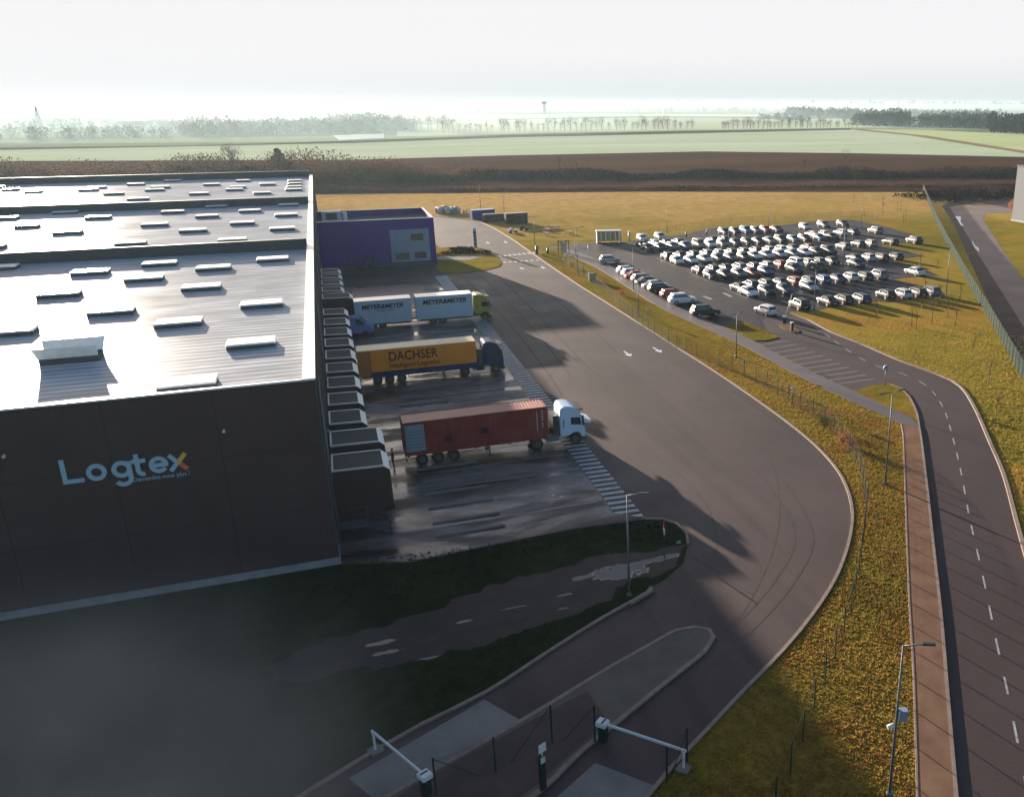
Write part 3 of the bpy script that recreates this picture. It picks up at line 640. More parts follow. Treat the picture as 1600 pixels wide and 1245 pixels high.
# skylights: (left px, right px, bottom px)
SK = [(355,430,545),(248,336,610),(-12,47,526),(241,315,512),(136,208,494),(377,441,482),(283,345,455),(56,124,466),(194,254,441),(306,360,424),(112,166,431),(222,275,417),(402,451,410),(-32,22,423),
      (180,226,384.5),(341,385,379),(280,322,364),(422,461,361),(220,261,354.5),(360,397,352),(82,126,367),(26,56,357),(306,340,341),(430,465,339),(133,171,343),(-15,27,344),(252,287,334),(374,407,332.5),(82,119,335),(322,354,325.5),(166,202,326.5),(436,466,323),(35,74,327.5),(-45,5,390),
      (199,231,313.5),(163,191,305),(296,325,305),(396,423,304),(122,152,299),(227,255,299),(236,264,294.5),(136,164,295),(353,379,298.5),(359,383,294.5),(446,472,298.5),(448,472,294),(450,472,289),(450,472,284.5),(406,430,290),(318,343,290.5),(199,224,290),(257,282,284.5),(164,191,284.5),(369,390,284.5),(5,26,298.5),(42,60,302),(-20,4,294.5),
      (-95,-35,470),(-110,-60,505),(-60,-20,436),(-80,-30,350),(-70,-40,310),(-60,-20,366)]
def vent(x0, x1, y):
    h = .30; d = 1.85
    b = PB(); b.box((x0, y, ZR), (x1, y+d, ZR+h)); c = b.build('skylight', M['skyside'], wh)
    t = PB(); t.extrude([(x0-.08, ZR+h), (x1+.08, ZR+h), (x1-.05, ZR+h+.14), (x0+.05, ZR+h+.14)], y-.1, y+d+.1); t.build('skylight_lid', M['skylight'], c, bevel=.03)
    return c
for a, c_, yb in SK:
    A = G(a, yb, ZR); B = G(c_, yb, ZR); y = (A[1]+B[1])/2; l = min(3.4, max(2.9, B[0]-A[0])); xm = (A[0]+B[0])/2
    if abs(y-120.6) < 2: y -= 2.6
    if y < Y0+.6: y = Y0+.6
    vent(xm-l/2, xm+l/2, y)
# the open smoke vent with two lids folded up
A = G(62, 572, ZR); B = G(152, 568, ZR)
b = PB(); b.box((A[0], A[1], ZR), (B[0], A[1]+1.7, ZR+.45)); ov = b.build('skylight', M['skyside'], wh); ov['label'] = 'open smoke vent with raised lids'
for s in (0, 1):
    y_ = A[1]+(0 if s == 0 else 1.7); t = PB(); dy = -.55 if s == 0 else .55
    t.add([(A[0], y_, ZR+.45), (B[0], y_, ZR+.45), (B[0]+.15, y_+dy, ZR+1.25), (A[0]-.15, y_+dy, ZR+1.25), (A[0], y_-.06, ZR+.45), (B[0], y_-.06, ZR+.45), (B[0]+.15, y_+dy-.06, ZR+1.3), (A[0]-.15, y_+dy-.06, ZR+1.3)],
          [(0, 1, 2, 3), (7, 6, 5, 4), (0, 4, 5, 1), (2, 6, 7, 3), (1, 5, 6, 2), (0, 3, 7, 4)])
    t.build('vent_lid', M['skylight'], ov)
# sign lettering on the near wall
SK_N = [0]
def stroke(mb, pts, w, y=Y0-.02, th=.10, m=0):
    SK_N[0] = (SK_N[0]+1) % 7; th = th+.004*SK_N[0]; y = y-.0007*SK_N[0]
    ps = [Vector(p) for p in pts]; n = len(ps); L_ = []; R_ = []
    for i in range(n):
        d = (ps[min(n-1, i+1)]-ps[max(0, i-1)]).normalized(); nn = Vector((-d.y, d.x))*w/2
        L_.append(ps[i]+nn); R_.append(ps[i]-nn)
    vs = []
    for k in range(n): vs += [(L_[k].x, y, L_[k].y), (R_[k].x, y, R_[k].y), (L_[k].x, y-th, L_[k].y), (R_[k].x, y-th, R_[k].y)]
    fs = []
    for k in range(n-1):
        a, b_ = 4*k, 4*k+4
        fs += [(a+2, b_+2, b_+3, a+3), (a, a+2, b_+2, b_), (a+1, b_+1, b_+3, a+3)]
    fs += [(0, 1, 3, 2), (4*n-4, 4*n-3, 4*n-1, 4*n-2)]
    mb.add(vs, fs, m)
def arc(cx, cz, r, a0, a1, n=28, rz=None): return [(cx+r*math.cos(R(a0+(a1-a0)*i/n)), cz+(rz or r)*math.sin(R(a0+(a1-a0)*i/n))) for i in range(n+1)]
w = .25; zb = 8.28; r = .41; zc = zb+r+w/2-.02
sg = tag(bpy.data.objects.new('wall_sign', None), 'pale blue company name in big raised letters on the dark near wall, last letter half orange', 'wall sign')
def letter(pts_list, m='logo_blue'):
    b = PB()
    for p in pts_list: stroke(b, p, w)
    return b.build('letter', M[m], wh_sign)
wh_sign = thing('wall_sign', (-13.3, Y0, 8.2), 'pale blue company name in big letters on dark wall, last letter half orange', 'wall sign')
bpy.data.objects.remove(sg)
letter([[(-16.42, 9.82), (-16.42, zb+.0)], [(-16.55, zb+w/2), (-15.45, zb+w/2)]])
letter([arc(-14.75, zc, r, 0, 360, 40)])
b = PB(); stroke(b, arc(-13.42, zc, r, 0, 360, 40), w); stroke(b, [(-13.42+r, zc+.46), (-13.42+r, zc-.62)], w); stroke(b, arc(-13.42, zc-.62, r, 0, -150, 20, rz=.36), w); b.build('letter', M['logo_blue'], wh_sign)
letter([[(-12.56, 9.62), (-12.56, zc-.25)]+arc(-12.30, zc-.22, .26, 180, 285, 10), [(-12.85, 9.18), (-12.1, 9.18)]])
letter([arc(-11.42, zc, r, -38, -360, 34), [(-11.42-r, zc-.02), (-11.42+r+w/2-.02, zc-.02)]])
xc = -10.36
letter([[(xc-.44, zb+1.04), (xc-.02, zc)], [(xc-.46, zb), (xc-.02, zc)]])
letter([[(xc+.0, zc-.03), (xc+.46, zb+1.06)]], 'logo_yellow')
letter([[(xc+.0, zc+.03), (xc+.46, zb)]], 'logo_orange')
text('slogan', 'Demandez-nous plus !', .40, M['logo_blue'], None, wallmtx(-12.95, Y0-.03, 7.85), sx=3.1)
sl = [o for o in C.objects if o.name.startswith('slogan')][-1]; sl.data.transform(Matrix.Translation((13.3, -Y0, -8.2))); sl.parent = wh_sign

# ------------------------------------------------------------------ dock houses
g = NT('dock_roof_sheet', .7, .06)
wv = g.n('ShaderNodeTexWave', wave_type='BANDS', bands_direction='Y'); wv.inputs['Scale'].default_value = 1.6; g.l(g.tc, wv.inputs['Vector'])
g.col(g.mix(g.ramp(wv.outputs['Fac'], [(.3, 0.), (.6, 1.)]), (.05, .055, .058), (.11, .115, .115))); g.bump(wv.outputs['Fac'], .5, .03); M['dockroof'] = g.m
M['dockframe'] = mat('dock_roof_frame', (.34, .44, .46), .4)
def dock(y0, y1, x1, zt, label, solid=True):
    t = thing('dock_house', (XE, y0, 0), label, 'loading dock', 'loading docks along the warehouse wall')
    x0 = XE+.12; xf = x1-.42
    b = PB(); b.add([(x0, y0, 1.15), (x1, y0, 1.15), (x1, y0, zt-.45), (xf, y0, zt-.1), (x0, y0, zt-.02)], [(0, 1, 2, 3, 4)])
    b.add([(x0, y1, 1.15), (x1, y1, 1.15), (x1, y1, zt-.45), (xf, y1, zt-.1), (x0, y1, zt-.02)], [(4, 3, 2, 1, 0)])
    b.add([(x0, y0, 1.15), (x1, y0, 1.15), (x1, y1, 1.15), (x0, y1, 1.15)], [(3, 2, 1, 0)])
    b.box((x0, y0+.3, 0), (x1-.6, y1-.3, 1.149)); b.build('wall', M['clad'], t)
    b = PB(); b.add([(x0, y0, zt), (xf, y0, zt-.08), (xf, y1, zt-.08), (x0, y1, zt)], [(0, 1, 2, 3)]); b.build('roof', M['dockroof'], t)
    b = PB()
    for yy in (y0-.02, y1-.12):
        b.add([(x0, yy, zt-.06), (xf, yy, zt-.14), (xf, yy, zt-.02), (x0, yy, zt+.06), (x0, yy+.14, zt-.06), (xf, yy+.14, zt-.14), (xf, yy+.14, zt-.02), (x0, yy+.14, zt+.06)],
              [(0, 1, 2, 3), (7, 6, 5, 4), (3, 2, 6, 7), (1, 5, 6, 2)])
    b.box((x0, y0+.12, zt), (x0+.14, y1-.12, zt+.05)); b.build('roof_frame', M['dockframe'], t)
    b = PB(); b.add([(xf, y0-.02, zt-.06), (x1+.03, y0-.02, zt-.43), (x1+.03, y1+.02, zt-.43), (xf, y1+.02, zt-.06)], [(0, 1, 2, 3)])
    b.build('front_flashing', M['flash'], t)
    b = PB(); b.add([(x1, y0, 1.15), (x1, y1, 1.15), (x1, y1, zt-.45), (x1, y0, zt-.45)], [(0, 1, 2, 3)]); b.build('front', M['clad'], t)
    b = PB(); b.box((x1+.01, y0+.5, 1.3), (x1+.05, y1-.5, zt-1.)); b.build('dock_door', M['trim'], t)
    for yy in (y0+.15, y1-.35):
        b = PB(); b.box((x1-.6, yy, .75), (x1+.08, yy+.2, 1.25)); b.build('buffer', M['black'], t)
    return t
ords = ['first', 'second', 'third', 'fourth', 'fifth', 'sixth', 'seventh', 'eighth', 'ninth', 'tenth', 'eleventh', 'twelfth', 'thirteenth', 'fourteenth', 'fifteenth', 'sixteenth', 'seventeenth', 'eighteenth', 'nineteenth', 'twentieth', 'twenty-first']
for i in range(10):
    y = 65.7+5.4*i-.35
    dock(y-.15, y+3.35, 2.25 if i < 2 else 1.2, 4.5, f'{ords[i]} dark dock housing with ribbed grey roof counting from the near warehouse corner')
dock(119.6, 123., 1.2, 4.5, 'short dock housing right beside the pale blue van')
for i, (y, x1) in enumerate(((130.4, 2.2), (135.7, 1.2), (141.1, 1.2), (146.5, 1.2), (151.6, 1.2))):
    dock(y-.3, y+3.3, x1, 4.5, ('long dark dock housing behind the white curtain sided road train', 'first', 'second', 'third', 'fourth')[i]+('' if i == 0 else ' dark dock housing beyond the long one towards the purple building'))
# metal stairs and rail by the first dock
t = thing('access_stair', (-.2, 63.2, 0), 'small blue steel access stair with handrail beside the nearest dock', 'stairs')
b = PB(); 
for k in range(5): b.box((1.6-.32*k, 62.6, .2*k), (1.95-.32*k, 63.8, .2*k+.05))
b.box((-1.7, 62.6, 1.0), (.35, 63.8, 1.06)); b.build('tread', M['trim'], t)
for yy in (62.6, 63.8):
    b = PB(); b.tube((1.8, yy, .1), (1.8, yy, 1.1), .03); b.tube((.3, yy, .9), (.3, yy, 2.0), .03); b.tube((-1.7, yy, .9), (-1.7, yy, 2.), .03)
    b.tube((1.8, yy, 1.1), (.3, yy, 2.0), .03); b.tube((.3, yy, 2.), (-1.7, yy, 2.), .03); b.build('handrail', M['dark_steel'], t)

# ------------------------------------------------------------------ purple office building
t = thing('office_building', (8.6, 180.4, 0), 'purple flat roofed office block with pale blue corner panel and small windows', 'building')
HB = 8.9; xa, xb, ya, yb_ = XE+.1, 19.3, 180.4, 198.6
b = PB(); b.box((xa, ya, .4), (xb, yb_, HB-1.3))
b.add([(xa, ya, HB-1.3), (xb, ya, HB-1.3), (xb, ya, HB), (xa, ya, HB)], [(0, 1, 2, 3)]); b.add([(xb, ya, HB-1.3), (xb, yb_, HB-1.3), (xb, yb_, HB), (xb, ya, HB)], [(0, 1, 2, 3)])
b.add([(xb, yb_, HB-1.3), (xa, yb_, HB-1.3), (xa, yb_, HB), (xb, yb_, HB)], [(0, 1, 2, 3)]); b.build('wall', M['purple'], t)
b = PB(); b.box((xa, ya-.05, 0), (xb+.05, yb_, .4)); b.build('plinth', M['trim'], t)
b = PB(); b.box((xa, ya-.04, HB), (xb+.04, ya+.3, HB+.08)); b.box((xb-.4, ya+.3, HB), (xb+.04, yb_, HB+.081)); b.box((xa, yb_-.3, HB), (xb-.4, yb_, HB+.08)); b.build('parapet_coping', M['flash'], t)
b = PB(); b.box((xa+.02, ya+.02, HB-1.25), (xb-.02, yb_-.02, HB-1.2)); b.build('roof', M['skyside'], t)
b = PB(); b.box((10.95, ya-.10, .75), (18.2, ya-.01, 6.9)); b.build('corner_panel', M['bluegrey'], t)
for (x0, x1, z0, z1) in ((14.8, 17.1, 4.7, 6.0), (11.6, 14.2, 1.2, 2.5), (15.2, 17.4, 1.25, 2.5)):
    b = PB(); b.box((x0, ya-.13, z0), (x1, ya-.11, z1)); f = b.build('window', M['skyside'], t)
    for k in range(3):
        d_ = (x1-x0-.2)/3; p = PB(); p.box((x0+.1+d_*k+.04, ya-.15, z0+.1), (x0+.1+d_*(k+1)-.04, ya-.135, z1-.1)); p.build('pane', M['glass_brown'], f)
for x in (4.3, 6.2):
    b = PB(); b.box((x, ya-.08, .1), (x+1.0, ya-.02, 2.3)); b.build('door', M['plum'], t)
b = PB(); b.box((2.2, ya-.06, 1.), (3.6, ya-.01, 1.7)); b.build('notice_board', M['brown'], t)
t = thing('rooftop_unit', (1.5, 189, HB-1.2), 'white air handling unit with dark louvres on the purple office roof', 'air conditioner')
b = PB(); b.box((-.8, 187.5, HB-1.2), (2.8, 191.5, HB+1.1)); b.build('casing', M['dirtywhite'], t, bevel=.05)
b = PB(); b.box((0., 187.44, HB-.4), (2., 187.49, HB+.8)); b.build('louvre', M['skyside'], t)
b = PB(); b.tube((3.4, 188, HB-1.2), (3.4, 188, HB+.6), .45, .45, 14); b.tube((3.4, 188, HB+.6), (3.4, 188, HB+.9), .6, .3, 14); b.build('extract_cowl', M['flash'], t)
# railing in front
t = thing('entrance_railing', (8, 178.6, 0), 'grey steel railing cage in front of the purple office wall', 'railing')
b = PB()
for k in range(9):
    x = 6.2+.9*k*.85
    b.tube((x, 178.3, 0), (x, 178.3, 2.6), .04, n=6)
for z in (1.1, 2.6): b.tube((6.2, 178.3, z), (12.4, 178.3, z), .04, n=6)
for x in (6.2, 12.3): b.tube((x, 178.3, 2.6), (x, 180.3, 2.6), .04, n=6)
b.build('rail', M['steel'], t)

# light grey building at the right edge
t = thing('storage_hall', (170, 186, 0), 'plain light grey storage hall cut off by the right edge of the view', 'building')
b = PB(); b.box((170.6, 120, .5), (235, 193.3, 14.1)); b.build('wall', M['greybldg'], t)
b = PB(); b.box((170.5, 119.9, 0), (235.1, 193.4, .5)); b.build('plinth', M['plinth'], t)
b = PB(); b.box((170.45, 119.8, 14.1), (235.2, 193.45, 14.45)); b.build('roof_trim', M['trim'], t)
b = PB(); b.box((170.55, 182, .5), (170.595, 183.1, 2.7)); b.build('door', M['trim'], t)

# ------------------------------------------------------------------ trucks (built along +X, nose at x = L)
def wheel(mb_t, mb_r, x, y, r=.5, w=.3, side=-1):
    mb_t.tube((x, y, r), (x, y+side*-w, r), r, n=20)
    mb_r.tube((x, y+side*.012, r), (x, y+side*-.05, r), r*.55, n=14)
def axle(t, x, hw, r=.5, w=.32, names='wheel'):
    for s in (-1, 1):
        a = MB(); a.tube((x, s*hw, r), (x, s*(hw-w), r), r, n=20); o = a.build(names, M['black'], t)
        a = MB(); a.tube((x, s*(hw+.012), r), (x, s*(hw-.04), r), r*.56, n=14); a.tube((x, s*(hw+.03), r), (x, s*(hw-.02), r), r*.2, n=8); a.build('hub', M['hub'], o)
def cab(t, xr, paint, tall=True, chassis=6.1):
    """tractor cab with its rear at xr, nose at xr+2.35"""
    hw = 1.24; zt = 3.75 if tall else 3.3
    prof = [(xr, .95), (xr, zt-.35), (xr+.2, zt), (xr+.9, zt+.02), (xr+1.55, zt-.28), (xr+1.95, zt-.85), (xr+2.22, 2.0), (xr+2.32, 1.4), (xr+2.32, .62), (xr+1.95, .62), (xr+1.9, .95), (xr+1.72, 1.2), (xr+1.1, 1.2), (xr+.92, .95)]
    b = MB(); b.extrude(prof, -hw, hw); c = b.build('cab', paint, t, bevel=.09)
    b = MB(); b.add([(xr+2.235, -1.08, 2.02), (xr+2.235, 1.08, 2.02), (xr+1.99, 1.0, 2.88), (xr+1.99, -1.0, 2.88)], [(0, 1, 2, 3)]); b.build('windscreen', M['glass'], c)
    for s in (-1, 1):
        b = MB(); b.add([(xr+.98, s*(hw+.004), 2.02), (xr+1.95, s*(hw+.004), 1.9), (xr+1.85, s*(hw+.004), 2.6), (xr+1.0, s*(hw+.004), 2.7)], [(0, 1, 2, 3) if s < 0 else (3, 2, 1, 0)]); b.build('side_window', M['glass'], c)
        b = MB(); b.box((xr+.28, s*hw-.006, 1.75), (xr+.36, s*hw+.006, 2.55)); b.build('air_intake', M['black'], c)
        b = MB(); b.box((xr+2.0, s*(hw+.28)-.11, 1.95), (xr+2.13, s*(hw+.28)+.11, 2.85)); b.tube((xr+2.05, s*hw, 2.75), (xr+2.05, s*(hw+.25), 2.75), .03); b.build('mirror', M['black'], c, bevel=.02)
        b = MB(); b.box((xr+2.325, s*.95-.2, .78), (xr+2.35, s*.95+.2, 1.02)); b.build('headlight', M['chrome'], t)
        b = MB(); b.box((xr-1.35, s*1.2-.28 if s > 0 else -1.2, .55), (xr-.15, s*1.2 if s > 0 else -1.2+.28, 1.1)); b.build('fuel_tank', M['steel'], t, bevel=.06)
    b = MB(); b.box((xr+1.98, -1.22, .32), (xr+2.4, 1.22, .68)); b.build('bumper', M['dark_steel'], t, bevel=.05)
    b = MB(); b.box((xr+2.325, -.85, 1.1), (xr+2.345, .85, 1.75)); b.build('grille', M['black'], t)
    b = MB(); b.extrude([(xr+1.75, zt-.32), (xr+2.25, zt-.42), (xr+2.2, zt-.52), (xr+1.8, zt-.44)], -1.1, 1.1); b.build('sun_visor', M['black'], c)
    axle(t, xr+1.41, 1.22)
    return c
def semi_tractor(t, xr, paint):
    cab(t, xr, paint)
    b = MB()
    for s in (-1, 1): b.box((xr-3.6, s*.42-.06, .72), (xr+1.9, s*.42+.06, .98))
    b.box((xr-2.7, -.5, .98), (xr-1.6, .5, 1.12)); b.box((xr-.6, -.9, 1.0), (xr-.12, .9, 2.9)) ; b.build('chassis', M['dark_steel'], t)
    axle(t, xr-2.15, 1.22, w=.6)
def trailer(t, x0, x1, z0, z1, side, roofm, axles, legs=None, ribs=True, hw=1.27, chassis=True, top=None):
    b = MB(); b.box((x0, -hw, z0), (x1, hw, z1)); bx = b.build('body', side, t, bevel=.03, seg=1)
    b = MB(); b.box((x0+.02, -hw+.02, z1+.001), (x1-.02, hw-.02, z1+.03))
    if ribs:
        x = x0+.25
        while x < x1-.2: b.box((x, -hw+.04, z1+.03), (x+.08, hw-.04, z1+.065)); x += .42
    b.build('roof', roofm, t)
    if chassis:
        b = MB()
        for s in (-1, 1): b.box((x0+.3, s*.5-.06, z0-.38), (x1-.2, s*.5+.06, z0-.003))
        b.box((x0+.05, -1.1, .45), (x0+.15, 1.1, .6)); b.build('chassis', M['dark_steel'], t)
    for a in axles: axle(t, a, 1.24)
    for s in (-1, 1):
        b = MB(); b.box((x0-.02, s*1.0-.16, z0-.3), (x0+.03, s*1.0+.16, z0-.14)); b.build('tail_light', M['redlens'], t)
    if legs:
        for s in (-1, 1):
            b = MB(); b.box((legs, s*.85-.06, .12), (legs+.12, s*.85+.06, z0)); b.box((legs-.08, s*.85-.14, .06), (legs+.2, s*.85+.14, .12)); b.build('landing_leg', M['steel'], t)
    return bx
def sidetext(t, s, x, z, width, size, m, **k):
    return text('lettering', s, size, m, t, wallmtx(x, -1.27-.014, z), sx=width, **k)
# 1 red container lorry
t = thing('container_lorry', (0, 78.2, 0), 'white cab lorry with dark red corrugated shipping container', 'lorry')
t.location = (0, 76.65, 0)
b = MB(); x0, x1 = 4.0, 16.6
pr_ = [(x0, -1.22)]; x = x0+.12
while x < x1-.3: pr_ += [(x, -1.22), (x+.035, -1.185), (x+.12, -1.185), (x+.155, -1.22)]; x += .25
n = len(pr_)+1; pr_.append((x1, -1.22)); vs = [(a, c, 1.05) for a, c in pr_]+[(a, c, 3.95) for a, c in pr_]
b.add(vs, [(i, i+1, n+i+1, n+i) for i in range(n-1)])
vs = [(a, -c, 1.05) for a, c in pr_]+[(a, -c, 3.95) for a, c in pr_]; b.add(vs, [(i+1, i, n+i, n+i+1) for i in range(n-1)])
b.box((x0, -1.17, 1.0), (x1, 1.17, 3.97))
for z in (1.0, 3.9): b.box((x0-.01, -1.24, z), (x1+.01, -1.15, z+.12)); b.box((x0-.01, 1.15, z), (x1+.01, 1.24, z+.12))
for xx in (x0-.02, x1-.1): b.box((xx, -1.235, 1.01), (xx+.12, -1.12, 4.0)); b.box((xx, 1.12, 1.01), (xx+.12, 1.235, 4.0))
cn = b.build('container', M['red'], t)
b = MB(); x = x0+.2; b.box((x0+.05, -1.15, 3.972), (x1-.05, 1.15, 3.985))
while x < x1-.2: b.box((x, -1.12, 3.985), (x+.12, 1.12, 4.02)); x += .28
b.build('container_roof', mat('faded_red_roof', (.36, .12, .09), .5, var=.15, scale=.6), t)
b = MB(); b.box((x0+.16, -1.262, 1.35), (x0+1.75, -1.225, 3.78)); gp = b.build('side_panel', M['greypatch'], cn)
b = MB()
for z in (1.7, 2.0, 2.3, 2.6, 2.9, 3.2): b.box((x0+.2, -1.275, z), (x0+1.7, -1.263, z+.03))
b.build('panel_rib', M['trim'], gp)
for xx, zz in ((7.4, 1.85), (10.6, 2.2)):
    b = MB(); b.box((xx, -1.232, zz), (xx+.65, -1.224, zz+.55)); b.build('repair_patch', M['letter_red'], cn)
for k, z in enumerate((3.55, 3.3, 3.05, 2.8, 2.4, 2.15)):
    b = MB(); b.box((16.05, -1.232, z), (16.2, -1.224, z+.14)); b.build('marking', M['dirtywhite'], cn)
b = MB(); b.box((15.6, -1.232, 1.7), (15.66, -1.224, 3.6)); b.build('marking', M['dirtywhite'], cn)
b = MB()
for s in (-1, 1): b.box((4.2, s*.5-.07, .72), (16.5, s*.5+.07, .995))
for x in (4.2, 7, 10, 13, 16.2): b.box((x, -1.15, .85), (x+.16, 1.15, .99))
b.box((4.05, -1.1, .45), (4.15, 1.1, .6)); b.build('trailer_chassis', M['dark_steel'], t)
for a in (5.4, 6.75, 8.1): axle(t, a, 1.22)
for s in (-1, 1):
    b = MB(); b.box((11.2, s*.85-.06, .12), (11.35, s*.85+.06, 1.1)); b.box((11.1, s*.85-.14, .05), (11.45, s*.85+.14, .12)); b.build('landing_leg', M['steel'], t)
semi_tractor(t, 17.75, M['cabwhite_shaded'])
b = MB(); b.extrude([(20.1, 1.85), (20.8, 1.72), (20.85, 2.0), (20.1, 2.28)], -.75, 1.1); b.build('raised_front_flap', M['white'], t, bevel=.04)
# 2 orange curtain-side lorry
t = thing('curtain_side_lorry', (0, 102.6, 0), 'orange curtain sided lorry with dark blue cab', 'lorry'); 
ox0, ox1 = 1.4, 14.35
bx = trailer(t, ox0, ox1, 1.05, 4.0, M['orange'], mat('cream_lorry_roof', (.68, .58, .36), .45, var=.08, scale=.5), (3.3, 4.6, 5.9), 10.6)
b = MB(); b.box((ox0+1.35, -1.295, .85), (ox1-.02, -1.275, 1.5)); b.build('side_skirt', M['navy'], bx)
b = MB(); b.box((ox0+1.28, -1.30, 1.06), (ox0+1.34, -1.275, 3.95)); b.build('curtain_seam', M['brown'], bx)
b = MB(); b.box((ox0+.1, -1.29, 1.1), (ox0+1.25, -1.275, 3.9)); b.build('rear_side_panel', mat('brown_orange_panel', (.42, .15, .03), .5), bx)
sidetext(bx, 'DACHSER', 4.75, 2.62, 5.3, 1.5, M['letter_dark'], bold=.02)
sidetext(bx, 'Intelligent Logistics', 4.75, 1.82, 5.4, .78, M['letter_dark'], bold=.008)
b = MB(); b.box((6.6, -1.2, .5), (9.9, -1.14, .62)); b.box((6.6, -1.2, .85), (9.9, -1.14, .92))
for x in (6.6, 8.2, 9.84): b.box((x, -1.19, .5), (x+.06, -1.15, 1.05))
b.build('side_guard', M['steel'], t)
b = MB(); b.box((14.3, -1.2, .5), (15.2, -1.14, 1.3)); b.build('side_skirt', M['navy'], t)
semi_tractor(t, 15.15, M['navy'])
# 3 white road train with yellow-green cab
t = thing('road_train', (0, 130.05, 0), 'white road train with two box bodies and yellow green cab', 'lorry')
bx = trailer(t, 2.15, 9.75, .72, 4.0, M['truckwhite_shaded'], M['white'], (4.4, 5.7), None, ribs=False)
sidetext(bx, 'MEYER&MEYER', 3.1, 2.85, 5.6, .85, M['letter_red'], shear=.25, bold=.03)
sidetext(bx, 'THE FASHION LOGISTICS', 5.0, 2.45, 2.5, .3, M['letter_red'], bold=.004)
bx = trailer(t, 10.4, 18.25, .78, 4.0, M['truckwhite_shaded'], M['white'], (12.6, 13.9), None, ribs=True)
sidetext(bx, 'MEYER&MEYER', 11.3, 2.9, 6.1, .92, M['letter_red'], shear=.25, bold=.03)
b = MB(); b.box((9.5, -.1, .7), (10.5, .1, .9)); b.build('drawbar', M['dark_steel'], t)
cab(t, 18.5, M['yellowgreen'], tall=True)
b = MB(); b.box((18.0, -.5, .6), (20.4, .5, .95)); b.build('chassis', M['dark_steel'], t)
for x in (19.9, 20.25):
    b = MB(); b.tube((x, -.7, 3.7), (x, -.7, 4.0), .06); b.tube((x, .7, 3.7), (x, .7, 4.0), .06); b.build('roof_lamp', M['chrome'], t)

